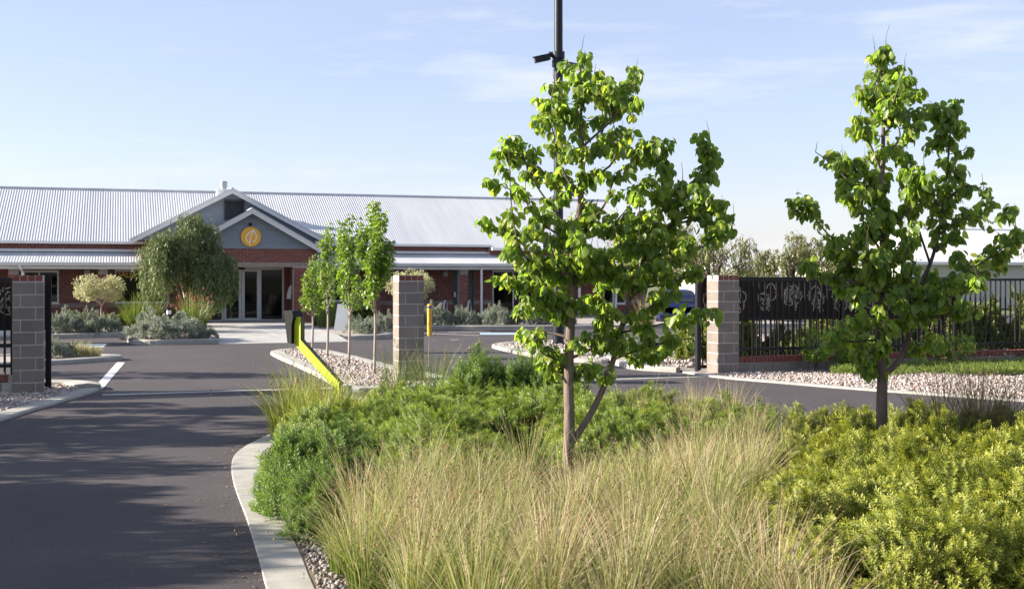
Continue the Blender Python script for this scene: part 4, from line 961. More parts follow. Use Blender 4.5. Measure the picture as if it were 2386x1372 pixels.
B2 = [([(2057, 480), (1990, 440), (1950, 395), (1915, 365)], 0.2), ([(2057, 420), (2015, 345), (1988, 305)], -0.2), ([(2056, 650), (1990, 605), (1930, 570), (1880, 520), (1848, 508)], -0.25), ([(2057, 700), (1975, 665), (1912, 655)], 0.25),
      ([(2055, 760), (1985, 775), (1938, 765)], -0.3), ([(2051, 805), (1970, 812), (1915, 815)], 0.2), ([(2182, 600), (2245, 560), (2288, 505)], 0.3), ([(2152, 685), (2250, 645), (2325, 590), (2345, 552)], -0.2), ([(2150, 695), (2250, 665), (2350, 635)], 0.2),
      ([(2130, 762), (2205, 742), (2250, 725)], -0.35), ([(2100, 848), (2150, 830), (2180, 845)], 0.2), ([(2204, 480), (2245, 450), (2270, 470)], -0.25), ([(2058, 330), (2105, 290), (2125, 262)], 0.2), ([(2057, 300), (2030, 255), (2035, 215)], -0.15),
      ([(2170, 630), (2140, 520), (2118, 400), (2115, 340)], 0.25), ([(2058, 560), (2110, 500), (2125, 430)], -0.3), ([(2056, 600), (2000, 540), (1985, 480)], -0.35), ([(2057, 680), (2010, 700), (1960, 720)], -0.35), ([(2058, 720), (2100, 680), (2110, 620)], -0.3),
      ([(2055, 740), (2000, 640), (1960, 600)], 0.3), ([(2190, 560), (2240, 520), (2285, 540)], -0.3), ([(2050, 820), (2010, 840), (1985, 850)], -0.2), ([(2058, 380), (2090, 340), (2075, 290)], -0.15), ([(2056, 180), (2040, 165), (2045, 140)], 0.08),
      ([(2058, 640), (2110, 600), (2140, 560)], 0.3), ([(2150, 690), (2200, 690), (2240, 680)], 0.25), ([(2057, 520), (2020, 470), (2010, 420)], 0.25), ([(2212, 420), (2195, 370), (2200, 330)], 0.15), ([(2057, 160), (2066, 150), (2060, 135)], -0.05), ([(2052, 780), (2100, 760), (2090, 700)], -0.3)]
B2 += fill_limbs(T2, ENV2, 21, 92)
t2, n2 = pear_tree((6.78, 9.32, 0.03), (2056, 1115), T2, B2, 'pointed pear tree standing before the black picket fence', 5)

# ------------------------------------------------------------------ generic trees
def young_pear(loc, h, rad, label, seed, dens=85):
    g = np.random.default_rng(seed); rs = random.Random(seed)
    r = empty('young_tree', loc, 0, label=label, cat='tree', group='young columnar trees on the median')
    trunk = spline([(0, 0, 0), (0.02, 0.01, h * 0.3), (-0.02, 0, h * 0.6), (0.02, 0.01, h * 0.97)], 6)
    br = []; 
    for i in range(20):
        z = h * rs.uniform(0.30, 0.74); a = rs.uniform(0, 6.28); k = rad * rs.uniform(0.4, 1.35) * (1.35 - 0.85 * z / h); ln = h * rs.uniform(0.16, 0.30)
        br.append(spline([(0, 0, z), (k * 0.6 * math.cos(a), k * 0.6 * math.sin(a), z + ln * 0.3), (k * math.cos(a), k * math.sin(a), z + ln * 0.65), (k * 0.95 * math.cos(a) + 0.03, k * 0.95 * math.sin(a), z + ln)], 4))
    branch_mesh([(trunk, 0.032, 0.006)], 8).obj('trunk', 'pale_bark', r, smooth=True)
    branch_mesh([(b, 0.011, 0.003) for b in br], 5).obj('branches', 'pale_bark', r, smooth=True)
    P, Rm, sc = leaves_on([np.array(b)[3:] for b in br] + [np.array(trunk)[11:]], dens, 0.085, 0.075, 0.5, OVAL, g)
    V, F = scatter(PEAR[0], PEAR[1], P, Rm, sc)
    tag(obj('crown', mkmesh(V, F, 'young_leaf', np.repeat(g.uniform(0, 1, len(P)), len(PEAR[0])), smooth=True), r), kind='stuff')
young_pear((4.38, 28.49, 0.04), 2.40, 0.20, 'slim young tree farthest back on the median, left of the other three', 21, 105)
young_pear((4.39, 26.34, 0.04), 3.02, 0.22, 'slim young tree second from the left on the median, bare lower branches', 22, 80)
young_pear((4.40, 23.75, 0.04), 3.2, 0.26, 'slim young tree third from the left on the median', 23, 135)
young_pear((4.48, 21.58, 0.04), 3.34, 0.27, 'slim young tree nearest the middle pillar on the median', 24, 200)

def weeping(loc, h, rad, label, seed, mat='willow_leaf', strands=620, name='weeping_tree', leafl=0.13, hang=(0.35, 1.25), gap=0.10):
    g = np.random.default_rng(seed); rs = random.Random(seed)
    r = empty(name, loc, 0, label=label, cat='tree')
    wood = [(spline([(0, 0, 0), (0.05, 0, h * 0.2), (-0.05, 0.05, h * 0.45), (0.1, 0, h * 0.72)], 5), 0.11, 0.04), (spline([(0.05, 0, h * 0.1), (0.25, 0.1, h * 0.3), (0.55, 0.1, h * 0.65)], 5), 0.07, 0.03), (spline([(0, 0, h * 0.15), (-0.3, -0.1, h * 0.4), (-0.6, 0.0, h * 0.68)], 5), 0.07, 0.03)]
    st = []; limbs = []
    heads = []
    for i in range(21):
        a = rs.uniform(0, 6.28); q_ = math.sqrt(rs.random()) * rad * 0.86; z = h * (0.99 - 0.34 * (q_ / rad) ** 2) * rs.uniform(0.66, 1.0)
        heads.append((q_ * math.cos(a), q_ * math.sin(a), z)); limbs.append((spline([(0, 0, h * rs.uniform(0.3, 0.6)), (heads[-1][0] * 0.6, heads[-1][1] * 0.6, z * 0.88), heads[-1]], 4), 0.022, 0.006))
    for i in range(strands):
        c = rs.choice(heads); p0 = np.array(c) + g.normal(0, 0.18, 3) * (1, 1, 0.6); ln = rs.uniform(*hang) * (0.55 + 0.45 * min(1, p0[2] / h))
        o = p0[:2] / (np.linalg.norm(p0[:2]) + 0.3); k = rs.uniform(0.05, 0.28)
        p1 = p0 + np.array((o[0] * k, o[1] * k, -0.05)); p2 = p0 + np.array((o[0] * k * 1.4, o[1] * k * 1.4, -ln * 0.55)); p3 = p0 + np.array((o[0] * k * 1.5 + g.normal(0, 0.05), o[1] * k * 1.5, -ln))
        if p3[2] < 0.25: p3[2] = 0.25
        st.append(spline([p0, p1, p2, p3], 3))
    branch_mesh(wood, 9).obj('trunk', 'dark_bark', r, smooth=True)
    branch_mesh(limbs + [(s_, 0.004, 0.002) for s_ in st[::4]], 4).obj('branches', 'dark_bark', r)
    P, Rm, sc = leaves_on(st, 30, 0.045, leafl, 1.0, SLIM, g, 0.35)
    V, F = scatter(SLIM[0] * np.array((1.25, 1, 1)), SLIM[1], P, Rm, sc)
    tag(obj('crown', mkmesh(V, F, mat, np.repeat(g.uniform(0, 1, len(P)), len(SLIM[0]))), r), kind='stuff')
    return r
weeping((2.05, 41.2, 0.11), 3.9, 1.38, 'big weeping willow-like tree left of the entrance doors', 31, strands=1900, hang=(0.6, 2.0))
weeping((27.4, 43.8, 0.0), 4.1, 1.5, 'feathery drooping tree above the fence, left of the right pear tree', 32, 'gum_leaf', 230, 'feathery_tree', 0.22, (0.3, 0.9))
weeping((18.2, 34.2, 0.05), 3.9, 1.7, 'grey-green gum tree showing right of the middle pear tree', 33, 'gum_leaf', 300, 'gum_tree', 0.18, (0.25, 0.8))
weeping((21.5, 46.5, 0.05), 4.2, 1.6, 'gum tree behind the blue car', 34, 'gum_leaf', 260, 'gum_tree', 0.18, (0.25, 0.8))
weeping((31.5, 45.8, 0.0), 3.9, 1.3, 'thin feathery tree partly behind the right pear tree crown', 35, 'gum_leaf', 130, 'feathery_tree', 0.22, (0.3, 0.9))
weeping((36.5, 38.6, 0.0), 4.75, 2.0, 'feathery branch tips entering at the right picture edge', 36, 'gum_leaf', 260, 'feathery_tree', 0.2, (0.2, 0.6))

def bushy(name, loc, h, rad, clear, mat, label, seed, n=2600, leaf=0.09, clumps=16, group=None, cat='tree', bark='pale_bark', trunk_r=0.03, flat=0.75):
    """round-headed small tree: trunk, limbs, leaf clumps spread through the crown"""
    g = np.random.default_rng(seed); rs = random.Random(seed)
    r = empty(name, loc, rs.uniform(0, 6), label=label, cat=cat, group=group)
    C = []; wood = [(spline([(0, 0, 0), (0.02, 0.01, clear * 0.6), (0, 0, clear)], 4), trunk_r, trunk_r * 0.8)]
    for i in range(clumps):
        d = rvec(1, g)[0]; d[2] = d[2] * flat; k = rs.uniform(0.45, 0.9)
        c = np.array((d[0] * rad * k, d[1] * rad * k, (clear + h) / 2 + d[2] * (h - clear) * 0.5 * k)); C.append((c, rad * rs.uniform(0.26, 0.42)))
        wood.append((spline([(0, 0, clear * 0.9), c * np.array((0.5, 0.5, 0)) + np.array((0, 0, clear + (c[2] - clear) * 0.5)), c], 4), trunk_r * 0.45, 0.004))
    branch_mesh(wood, 6).obj('trunk', bark, r, smooth=True)
    idx = g.integers(0, clumps, n); cc = np.array([C[i][0] for i in idx]); rr = np.array([C[i][1] for i in idx])
    d = rvec(n, g); q_ = g.uniform(0.25, 1, n) ** 0.5
    P = cc + d * (rr * q_)[:, None] * np.array((1, 1, 0.8))
    Rm = frames(d * 0.7 + np.array((0, 0, -0.15)) + g.normal(0, 0.45, (n, 3)), rvec(n, g) * 0.6 + np.array((0, 0, 0.8)))
    V, F = scatter(OVAL[0], OVAL[1], P, Rm, leaf * g.uniform(0.6, 1.25, n))
    tag(obj('crown', mkmesh(V, F, mat, np.repeat(g.uniform(0, 1, n), len(OVAL[0]))), r), kind='stuff')
    return r
bushy('cream_tree', (-0.68, 42.89, 0.11), 1.86, 0.90, 0.80, 'cream_leaf', 'small pale yellow tree on a thin trunk before the sales window', 41, 5200, 0.075, 22)
bushy('cream_tree', (9.3, 38.6, 0.11), 2.35, 0.80, 0.5, 'cream_leaf', 'pale yellow tree peeping out behind the middle pillar', 42, 4200, 0.075, 20)
bushy('cream_tree', (23.2, 42.6, 0.05), 2.2, 1.1, 0.6, 'cream_leaf', 'pale yellow-green tree behind the sunlit pillar, right of the blue car', 43, 4200, 0.08, 20)
bushy('wattle_tree', (26.2, 46.6, 0), 2.55, 1.5, 0.8, 'hedge_leaf', 'olive green bush above the fence beside the sunlit pillar', 44, 2800, 0.11, 22)
bushy('wattle_tree', (29.6, 46.6, 0), 2.45, 1.5, 0.8, 'hedge_leaf', 'olive green bush below the feathery tree above the fence', 45, 2600, 0.11, 22)

# trees standing outside the picture on the left; their shade falls over the driveway
def camspace(x, d): return (CR[0] * x + CF[0] * d, CR[1] * x + CF[1] * d)
SHADE = [(-11.5, 0.6, 4.4, 1.9, 9000), (-11.6, 3.2, 4.4, 1.9, 10000), (-11.2, 5.6, 4.25, 1.8, 11000), (-11.5, 7.8, 4.4, 1.7, 11000), (-11.4, 9.6, 4.3, 1.3, 7500), (-13.0, 11.6, 5.0, 1.2, 2300), (-12.6, 13.3, 5.0, 1.1, 4200), (-13.2, 14.9, 5.6, 1.0, 2300), (-13.0, 16.6, 5.6, 0.8, 3600), (-14.5, 22.0, 5.2, 0.9, 1200)]
for i, (x, d, h, rad, n) in enumerate(SHADE):
    p = camspace(x, d)
    bushy('verge_tree', (p[0], p[1], 0), h, rad, 0.7, 'pear_leaf', 'leafy verge tree left of the driveway outside the picture, casting its shade on it', 60 + i, n, 0.17, 20, 'verge trees left of the driveway', 'tree', 'bark', 0.07)

# ------------------------------------------------------------------ shrubs and ground cover
def sprig_t(leaves, length, leaf, width, tilt, g):
    """a shoot with whorled needle leaves; y up the shoot; third value: height along it"""
    V = []; F = []; T = []
    for i in range(leaves):
        t = (i + 0.5) / leaves; a = i * 2.4; k = leaf * (1.0 - 0.45 * t)
        d = np.array((math.cos(a) * math.sin(tilt), math.cos(tilt), math.sin(a) * math.sin(tilt))); s = np.array((-math.sin(a), 0, math.cos(a))) * width * k
        b = np.array((0, t * length, 0)); m = b + d * k * 0.5; j = len(V)
        V += [b, m - s, m + s, b + d * k]; F += [(j, j + 1, j + 2), (j + 1, j + 3, j + 2)]; T += [t] * 4
    return np.array(V), np.array(F), np.array(T)
def mound_mesh(seed, rx, ry, h, n, sp, mat, size=1.0, lump=0.25, up=0.8, inner=0.25, tuft=9, rise_k=1.5):
    """shoots over a hummocky mound, tips lighter than the older leaves lower on each shoot"""
    g = np.random.default_rng(seed)
    lumps = g.uniform(-0.9, 0.9, (40, 2)); amp = g.uniform(-1.3, 1, 40)
    nt = max(8, n // tuft); a = g.uniform(0, 2 * np.pi, nt); q_ = np.sqrt(g.uniform(0, 1, nt)); rise = g.normal(0, 0.055, nt) * rise_k; ti = g.integers(0, nt, n)
    a = a[ti] + g.normal(0, 0.05, n); q_ = np.clip(q_[ti] + g.normal(0, 0.04, n), 0, 1)
    x, y = q_ * np.cos(a), q_ * np.sin(a)
    wob = sum(A * np.exp(-((x - c[0]) ** 2 + (y - c[1]) ** 2) / 0.032) for A, c in zip(amp, lumps))
    edge = 1 + 0.12 * np.sin(3 * a + seed) + 0.08 * np.sin(5 * a + 2 * seed)
    z = h * (np.sqrt(np.clip(1 - q_ ** 2.2, 0.02, 1)) * (1 + lump * wob))
    z = np.clip(z, 0.03, None)
    deep = g.uniform(0, 1, n) < inner; z = np.where(deep, z * g.uniform(0.45, 0.9, n), z * g.uniform(0.86, 1.03, n))
    z = np.clip(z + rise[ti], 0.03, None)
    P = np.column_stack([x * rx * edge, y * ry * edge, z])
    d = np.column_stack([x * 0.9, y * 0.9, np.full(n, up)]) + g.normal(0, 0.22, (nt, 3))[ti] + g.normal(0, 0.32, (n, 3))
    sc = size * g.uniform(0.6, 1.35, n) * np.where(g.uniform(0, 1, n) < 0.07, g.uniform(1.3, 2.0, n), 1.0)
    d /= np.linalg.norm(d, axis=1, keepdims=True)
    P = P - d * (sc * sp[0][:, 1].max() * 0.7)[:, None]
    Rm = frames(d, rvec(n, g))
    V, F = scatter(sp[0], sp[1], P, Rm, sc)
    V[:, 2] = np.maximum(V[:, 2], 0.005)
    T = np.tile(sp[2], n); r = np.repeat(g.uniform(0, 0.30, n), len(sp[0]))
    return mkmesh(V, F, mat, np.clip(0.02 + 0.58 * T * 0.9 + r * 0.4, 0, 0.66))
gS = np.random.default_rng(5)
SP_NEEDLE = sprig_t(30, 0.105, 0.036, 0.135, 1.0, gS)
SP_FEATHER = sprig_t(26, 0.17, 0.05, 0.10, 0.85, gS)
SP_SILVER = sprig_t(16, 0.13, 0.05, 0.15, 0.7, gS)
SP_BROAD = sprig_t(12, 0.14, 0.07, 0.30, 0.9, gS)
def place(name, me, loc, rz, s, label, group=None, cat='shrub', sz=None):
    o = obj(name, me, None, loc, rz); o.scale = (s, s, sz or s); return tag(o, label, cat, group)
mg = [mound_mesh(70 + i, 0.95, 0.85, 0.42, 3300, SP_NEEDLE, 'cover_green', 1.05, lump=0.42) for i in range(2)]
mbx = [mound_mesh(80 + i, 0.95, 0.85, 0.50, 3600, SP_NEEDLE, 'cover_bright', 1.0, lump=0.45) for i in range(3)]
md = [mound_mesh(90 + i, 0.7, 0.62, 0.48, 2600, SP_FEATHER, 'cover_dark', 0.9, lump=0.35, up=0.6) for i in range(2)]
rs = random.Random(4)
# bright yellow-green cover at the right front
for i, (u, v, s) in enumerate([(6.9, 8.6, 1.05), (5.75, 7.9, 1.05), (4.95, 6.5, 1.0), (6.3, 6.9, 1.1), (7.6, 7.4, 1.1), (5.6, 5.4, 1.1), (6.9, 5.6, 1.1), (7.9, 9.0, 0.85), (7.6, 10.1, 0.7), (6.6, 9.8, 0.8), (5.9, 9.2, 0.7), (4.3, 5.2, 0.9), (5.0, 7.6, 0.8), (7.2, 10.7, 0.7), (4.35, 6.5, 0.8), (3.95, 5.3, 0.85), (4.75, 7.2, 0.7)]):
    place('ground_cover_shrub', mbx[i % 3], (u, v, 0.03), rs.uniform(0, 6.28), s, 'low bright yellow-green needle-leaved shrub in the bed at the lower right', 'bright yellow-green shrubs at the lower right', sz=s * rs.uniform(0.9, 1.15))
# mid-green cover behind the grasses
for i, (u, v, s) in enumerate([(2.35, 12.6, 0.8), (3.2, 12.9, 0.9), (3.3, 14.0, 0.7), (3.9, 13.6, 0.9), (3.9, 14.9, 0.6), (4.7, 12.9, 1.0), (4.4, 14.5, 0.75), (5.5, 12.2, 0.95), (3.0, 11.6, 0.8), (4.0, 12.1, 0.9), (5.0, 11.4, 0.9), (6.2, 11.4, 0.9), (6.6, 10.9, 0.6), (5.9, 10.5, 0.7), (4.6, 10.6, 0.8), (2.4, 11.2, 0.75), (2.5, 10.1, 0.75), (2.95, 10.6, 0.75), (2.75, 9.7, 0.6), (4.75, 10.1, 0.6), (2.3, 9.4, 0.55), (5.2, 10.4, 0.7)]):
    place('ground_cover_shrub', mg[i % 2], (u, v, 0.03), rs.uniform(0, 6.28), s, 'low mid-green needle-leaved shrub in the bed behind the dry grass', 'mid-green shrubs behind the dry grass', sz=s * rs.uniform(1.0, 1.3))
for (u, v, s, sz, lb_) in ((1.48, 9.15, 0.85, 1.05, 'dark green feathery shrub spilling over the kerb at the left of the bed'), (1.78, 10.5, 0.90, 0.85, 'dark green feathery shrub behind the one spilling over the kerb'), (1.38, 8.45, 0.50, 0.75, 'small dark feathery shrub low against the kerb nearest the camera'),
                           (4.35, 14.6, 0.85, 1.35, 'taller dark green bush left of the middle tree trunk, against the asphalt'), (4.95, 14.2, 0.8, 1.25, 'taller dark green bush just left of the middle tree trunk')):
    place('feathery_shrub', md[int(u * 10) % 2], (u, v, 0.03), u * 3, s, lb_, sz=sz)
# silver shrubs by the building
ms_ = [mound_mesh(100 + i, 0.8, 0.65, 0.50, 1500, SP_SILVER, 'silver_leaf', 1.1, lump=0.25) for i in range(2)]
for i, (u, v, s, sz, lb_) in enumerate([(1.12, 34.0, 1.35, 1.15, 'large rounded silver shrub on the kerbed bed left of the path'), (2.2, 33.75, 0.55, 0.6, 'small silver shrub at the path corner right of the large silver one'),
        (-1.9, 38.2, 0.8, 1.1, 'silver shrub nearest the left pillar before the left wing'), (-1.15, 38.2, 0.9, 1.1, 'silver shrub second from the left pillar before the left wing'), (-0.5, 38.5, 0.75, 0.9, 'silver shrub under the small yellow tree before the left wing'),
        (7.0, 35.3, 0.8, 0.8, 'silver shrub beside the white sign board'), (7.75, 36.3, 0.8, 0.9, 'silver shrub left of the middle pillar beyond the young trees'),
        (9.75, 39.8, 0.65, 1.0, 'silver shrub just right of the middle pillar'), (10.6, 40.2, 0.85, 1.15, 'silver shrub behind the yellow bollard'), (11.6, 39.9, 0.75, 1.0, 'silver shrub right of the yellow bollard along the far kerb'),
        (12.6, 39.6, 0.85, 1.1, 'silver shrub third along the far kerb right of the bollard'), (13.7, 39.4, 0.85, 1.1, 'silver shrub fourth along the far kerb, beside the pear tree leaves'), (14.9, 39.4, 0.95, 0.9, 'silver shrub behind the pear tree crown along the far kerb'),
        (-1.35, 27.5, 0.55, 0.7, 'small silver shrub on the left inner island beside the pillar'), (11.2, 24.2, 0.8, 0.8, 'grey-green shrub left of the right gate post'), (12.4, 25.0, 0.9, 0.9, 'grey-green shrub behind the right gate post')]):
    place('silver_shrub', ms_[i % 2], (u, v, 0.1 if v > 30 else 0.06), i * 1.7, s, lb_, 'silver shrubs', sz=sz)
# green leafy bushes before and behind the right fence, hedges
mf = [mound_mesh(115 + i, 0.75, 0.6, 0.75, 900, SP_BROAD, 'young_leaf', 1.3, lump=0.45, inner=0.5, up=1.1, rise_k=2.5) for i in range(2)]
mh = [mound_mesh(110 + i, 0.75, 0.6, 0.75, 1500, SP_BROAD, 'hedge_leaf', 1.0, lump=0.3, inner=0.5) for i in range(2)]
for i, (u, v, s, sz, lb_) in enumerate([(-0.2, 43.6, 0.9, 0.5, 'low green bush under the sales window'), (-1.6, 44.5, 0.9, 0.5, 'low dark bush under the wall light at the left'), (15.0, 43.5, 1.2, 0.6, 'low green bush before the glazed doors right of the downpipe'), (8.0, 40.5, 1.0, 0.9, 'green bush behind the young trees under the window'), (6.75, 41.0, 0.7, 1.0, 'green bush right of the entrance pier')]):
    place('leafy_bush', (mf if v < 30 else mh)[i % 2], (u, v, 0.05 if v < 30 else 0.11), i * 2.1, s, lb_, 'leafy green bushes', 'bush', sz)
for i, (u, v, h_, r_, lb_) in enumerate([(12.7, 19.55, 0.86, 0.36, 'yellow-green bush before the low fence wall near the sunlit pillar'), (13.5, 19.6, 0.52, 0.30, 'small bush before the fence wall, left of the right tree trunk'), (16.0, 19.55, 0.72, 0.42, 'leafy bush before the fence wall, right of the right tree'), (18.3, 19.6, 0.42, 0.45, 'low bush before the fence wall at the right edge')]):
    bushy('leafy_bush', (u, v, 0.02), h_, r_, 0.08, 'young_leaf', lb_, 130 + i, 1100, 0.06, 15, 'leafy green bushes', 'bush', 'dark_bark', 0.012, 0.9)
ORD = 'first second third fourth fifth sixth seventh eighth ninth tenth eleventh twelfth thirteenth fourteenth'.split()
for i in range(14):
    u = 12.0 + i * 0.95
    place('hedge_bush', mh[i % 2], (u, 22.6 + 0.5 * math.sin(i * 1.9), 0.06), i * 1.3, 1.0, 'olive green bush seen through the right fence, %s from the sunlit pillar' % ORD[i], 'bushes behind the right fence', 'bush', 1.15 + 0.35 * math.sin(i * 2.3) + (0.4 if u > 16.5 else 0))
# creeping mat before the fence
def mat_cover(name, poly, n, mat, label, z=0.03):
    g = np.random.default_rng(9); P2 = np.array([p[:2] for p in poly]); Q = g.uniform(P2.min(0), P2.max(0), (n * 3, 2)); Q = Q[inpoly_np(Q, poly)]
    keep = (np.sin(Q[:, 0] * 2.1) + np.sin(Q[:, 1] * 5 + Q[:, 0]) + g.normal(0, 0.8, len(Q))) > -0.9; Q = Q[keep][:n]; n = len(Q)
    P = np.column_stack([Q, z + g.uniform(0, 0.10, n)]); d = g.normal(0, 0.6, (n, 3)) + np.array((0, 0, 0.8)); Rm = frames(d, rvec(n, g))
    V, F = scatter(SP_SILVER[0], SP_SILVER[1], P, Rm, g.uniform(0.5, 0.9, n))
    tag(obj(name, mkmesh(V, F, mat, np.repeat(g.uniform(0, 0.6, n), len(SP_SILVER[0])))), label, 'ground cover', kind='stuff')
mat_cover('ground_cover', [(12.6, 18.9), (13.6, 18.1), (15.5, 17.6), (19.5, 17.4), (21, 18.5), (21, 19.7), (13.2, 19.7)], 12000, 'cover_green', 'creeping green mat on the pebbles before the right fence')

# ------------------------------------------------------------------ grasses
def blades(bases, heights, leans, widths, g, seg=4, curl=1.0):
    """ribbon blades; returns V, F, height fraction per vertex"""
    n = len(bases); az = np.arctan2(leans[:, 1], leans[:, 0]); mag = np.linalg.norm(leans, axis=1)
    face = g.uniform(0, np.pi, n); side = np.column_stack([np.cos(face), np.sin(face), np.zeros(n)])
    V = np.zeros((n, seg * 2 + 1, 3)); T = np.zeros((n, seg * 2 + 1))
    for s in range(seg + 1):
        t = s / seg
        off = (leans * heights[:, None]) * (t ** (1 + curl))
        z = heights * (t - 0.5 * np.clip(mag, 0, 1.1) ** 2 * t ** 2 * 0.75)
        c = np.column_stack([bases[:, 0] + off[:, 0], bases[:, 1] + off[:, 1], bases[:, 2] + z])
        w = widths * (1 - 0.75 * t)
        if s < seg:
            V[:, 2 * s] = c - side * w[:, None]; V[:, 2 * s + 1] = c + side * w[:, None]; T[:, 2 * s] = t; T[:, 2 * s + 1] = t
        else: V[:, 2 * s] = c; T[:, 2 * s] = 1
    k = seg * 2 + 1; F = []
    for s in range(seg - 1): F += [(2 * s, 2 * s + 1, 2 * s + 3), (2 * s, 2 * s + 3, 2 * s + 2)]
    F.append((2 * seg - 2, 2 * seg - 1, 2 * seg))
    F = (np.array(F)[None] + (np.arange(n) * k)[:, None, None]).reshape(-1, 3)
    return V.reshape(-1, 3), F, T.reshape(-1), V[:, -1]
def clumps(centers, per, rad, h, lean, width, g, hj=0.25):
    n = len(centers) * per; c = np.repeat(np.asarray(centers, float), per, 0)
    a = g.uniform(0, 2 * np.pi, n); q_ = np.sqrt(g.uniform(0, 1, n))
    o = np.column_stack([np.cos(a) * q_, np.sin(a) * q_])
    bases = np.column_stack([c[:, 0] + o[:, 0] * rad, c[:, 1] + o[:, 1] * rad, np.full(n, 0.03)])
    H = h * g.uniform(1 - hj * 1.6, 1 + hj, n); H *= np.repeat(g.uniform(0.72, 1.2, len(centers)), per)
    H *= np.where(g.uniform(0, 1, n) < 0.07, 1.35, 1.0)
    le = o * lean * g.uniform(0.2, 1.2, n)[:, None] + g.normal(0, 0.16, (n, 2))
    return bases, H, le, width * g.uniform(0.6, 1.3, n)
def seedheads(tips, g, size=0.006, k=3):
    n = len(tips); P = np.repeat(tips, k, 0) + g.normal(0, 1, (n * k, 3)) * np.array((0.008, 0.008, 0.035)) - np.array((0, 0, 0.04))
    return scatter(IV[:, :] * np.array((0.6, 0.6, 1.5)), IF, P, frames(rvec(n * k, g), rvec(n * k, g)), size * g.uniform(0.6, 1.2, n * k))
g7 = np.random.default_rng(77)
area = [(1.75, 8.4), (1.40, 8.0), (1.30, 6.8), (1.22, 5.4), (3.25, 4.6), (3.5, 6.0), (4.0, 7.2), (4.9, 8.4), (5.9, 9.6), (6.1, 10.5), (5.4, 9.9), (4.6, 9.1), (3.6, 8.5), (2.6, 8.9)]
Q = g7.uniform((1.3, 4.5), (6, 11), (900, 2)); Q = Q[inpoly_np(Q, area)]
# keep tussocks apart
keep = []
for p in Q:
    if all((p[0] - k_[0]) ** 2 + (p[1] - k_[1]) ** 2 > 0.33 ** 2 for k_ in keep): keep.append(p)
strip_ = [(5.7, 11.1), (6.0, 11.9), (6.35, 12.2), (5.9, 12.6), (5.4, 11.7), (6.4, 11.5)]
b, H, le, wd = clumps(np.array(keep), 330, 0.11, 0.54, 0.78, 0.0034, g7, 0.32)
b2, H2, le2, wd2 = clumps(np.array(strip_), 170, 0.13, 0.66, 0.5, 0.0032, g7)
b, H, le, wd = np.concatenate([b, b2]), np.concatenate([H, H2]), np.concatenate([le, le2]), np.concatenate([wd, wd2])
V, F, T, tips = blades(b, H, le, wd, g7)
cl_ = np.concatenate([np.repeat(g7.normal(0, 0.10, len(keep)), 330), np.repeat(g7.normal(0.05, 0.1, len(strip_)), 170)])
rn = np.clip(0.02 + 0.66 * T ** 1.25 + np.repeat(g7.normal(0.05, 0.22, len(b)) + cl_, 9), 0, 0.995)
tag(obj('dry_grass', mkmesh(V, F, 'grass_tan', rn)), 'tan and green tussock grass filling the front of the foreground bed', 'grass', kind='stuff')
sel = g7.uniform(0, 1, len(tips)) < 0.12
V, F = seedheads(tips[sel], g7, 0.0065, 3)
tag(obj('grass_seed_heads', mkmesh(V, F, 'seed_brown', np.repeat(g7.uniform(0, 1, len(V) // 12), 12))), 'small brown seed heads over the tan tussock grass', 'seed heads', kind='stuff')
# strap-leaved clump by the lime stand and along the median end
def clump_plant(name, centers, per, rad, h, lean, width, mat, label, cat='plant', seed=1, heads=None, group=None, z=0.0, hj=0.25, seg=4):
    g = np.random.default_rng(seed); c0 = np.mean(np.asarray(centers), axis=0)
    r = empty(name, (c0[0], c0[1], z), 0, label=label, cat=cat, group=group)
    b, H, le, wd = clumps(np.asarray(centers) - c0, per, rad, h, lean, width, g, hj)
    V, F, T, tips = blades(b, H, le, wd, g, seg)
    obj('leaves', mkmesh(V, F, mat, np.repeat(g.uniform(0, 1, len(b)), seg * 2 + 1)), r)
    if heads:
        m, fr, sz, mt = heads; idx = g.choice(len(tips), max(1, int(len(tips) * fr)), False)
        V, F = seedheads(tips[idx] + np.array((0, 0, 0.06)), g, sz, m); tag(obj('flower_heads', mkmesh(V, F, mt, np.repeat(g.uniform(0, 1, len(V) // 12), 12)), r), kind='stuff')
    return r
clump_plant('mat_rush', [(1.95, 13.9), (2.15, 14.4), (1.8, 13.5), (2.2, 15.0), (2.05, 13.1), (2.35, 13.6)], 230, 0.20, 0.60, 0.8, 0.0055, 'lomandra_leaf', 'bright yellow-green strap-leaved clump left of the lime stand foot', seed=201, heads=(7, 0.05, 0.010, 'seed_brown'))
clump_plant('mat_rush', [(2.9, 15.8), (3.2, 16.3), (3.4, 15.6)], 120, 0.18, 0.28, 0.8, 0.005, 'lomandra_leaf', 'strap-leaved clump round the foot of the lime stand', seed=202, heads=(5, 0.04, 0.009, 'seed_brown'))
clump_plant('mat_rush', [(3.75, 16.4), (4.1, 15.8), (4.45, 15.3)], 190, 0.20, 0.72, 0.75, 0.005, 'strap_leaf', 'strap-leaved clump before the middle pillar', seed=203, heads=(6, 0.05, 0.009, 'seed_brown'))
clump_plant('sedge_clump', [(7.5, 9.35), (7.65, 9.0), (7.95, 9.4), (7.85, 8.8)], 170, 0.10, 1.0, 0.6, 0.0042, 'sedge', 'dark thin sedge clump right of the right tree trunk', seed=204, heads=(3, 0.25, 0.006, 'seed_brown'))
clump_plant('sedge_clump', [(8.0, 8.4), (8.2, 8.8), (7.9, 8.0)], 150, 0.12, 0.85, 0.7, 0.004, 'sedge', 'brown sedge clump at the right picture edge', seed=205, heads=(3, 0.25, 0.006, 'seed_brown'))
clump_plant('kangaroo_paw', [(0.55, 39.3), (0.85, 39.0), (0.35, 38.8)], 150, 0.22, 0.95, 0.65, 0.011, 'strap_leaf', 'tall green strap-leaved clump left of the light bollard', seed=206, z=0.1)
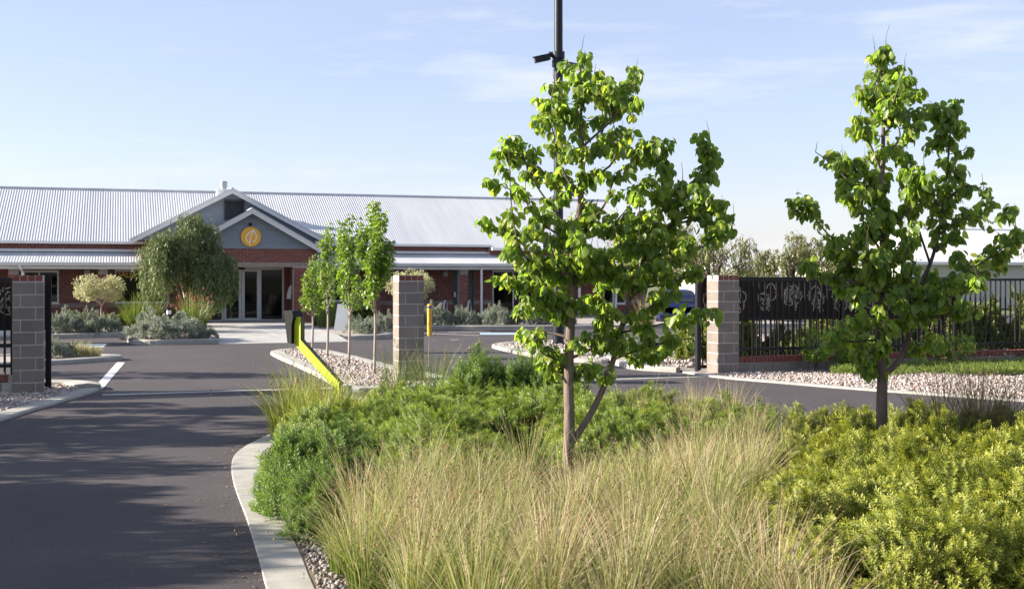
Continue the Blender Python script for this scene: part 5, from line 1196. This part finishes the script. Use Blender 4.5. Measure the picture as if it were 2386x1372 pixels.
clump_plant('kangaroo_paw', [(2.1, 37.6), (2.3, 38.2), (2.0, 37.1)], 160, 0.22, 1.0, 0.65, 0.011, 'strap_leaf', 'tall green strap-leaved clump with rusty flowers beside the entry path', seed=207, heads=(8, 0.10, 0.02, 'flower_red'), z=0.1)
clump_plant('kangaroo_paw', [(6.5, 39.6), (6.7, 40.2)], 120, 0.2, 1.0, 0.5, 0.011, 'strap_leaf', 'tall green strap-leaved clump right of the entry path', seed=208, z=0.1)
clump_plant('garden_grass', [(-0.85, 27.6), (-0.6, 27.5), (-1.05, 27.9)], 160, 0.15, 0.32, 0.8, 0.006, 'grass_tan', 'small tawny grass clump on the left inner island', seed=209, z=0.06)
clump_plant('garden_grass', [(14.6, 31.6), (15.4, 33.0)], 130, 0.22, 0.95, 0.4, 0.01, 'sedge', 'tawny upright plants behind the middle tree, left of the blue car', seed=210, z=0.05)
clump_plant('agave_plant', [(17.1, 19.3)], 16, 0.06, 0.42, 1.0, 0.03, 'silver_leaf', 'pale strappy rosette before the fence wall, left of the other rosette', seed=211, z=0.02, hj=0.1)
clump_plant('agave_plant', [(18.25, 19.15)], 16, 0.06, 0.42, 1.0, 0.03, 'silver_leaf', 'pale strappy rosette before the fence wall at the right edge', seed=212, z=0.02, hj=0.1)
def litter(name, line, n, spread, label, side):
    g = np.random.default_rng(314); A = np.array([p[:2] for p in line]); i = g.integers(0, len(A) - 1, n); t = g.uniform(0, 1, n)[:, None]
    p = A[i] * (1 - t) + A[i + 1] * t; d = A[i + 1] - A[i]; d /= np.linalg.norm(d, axis=1, keepdims=True)
    p = p + np.column_stack([-d[:, 1], d[:, 0]]) * (np.abs(g.exponential(spread, n)) * side)[:, None]
    P = np.column_stack([p, np.full(n, 0.008)]); Rm = frames(np.column_stack([g.normal(0, 1, (n, 2)), np.zeros(n)]), np.tile((0.0, 0.0, 1.0), (n, 1)) + g.normal(0, 0.15, (n, 3)))
    V, F = scatter(OVAL[0], OVAL[1], P, Rm, g.uniform(0.012, 0.035, n)); V[:, 2] = np.maximum(V[:, 2], 0.004)
    tag(obj(name, mkmesh(V, F, 'seed_brown', np.repeat(g.uniform(0, 1, n), len(OVAL[0])))), label, 'leaf litter', kind='stuff')
litter('leaf_litter', fg_left, 420, 0.16, 'dry leaf scraps on the asphalt along the foreground kerb', 1)
litter('leaf_litter', lv, 220, 0.2, 'dry leaf scraps on the asphalt along the left verge kerb', -1)
print('pear leaves', n1, n2, 'tussocks', len(keep), 'single bricks', singles['n'], 'tris', sum(len(m.loop_triangles) if m.loop_triangles else sum(len(p.vertices) - 2 for p in m.polygons) for m in bpy.data.meshes))
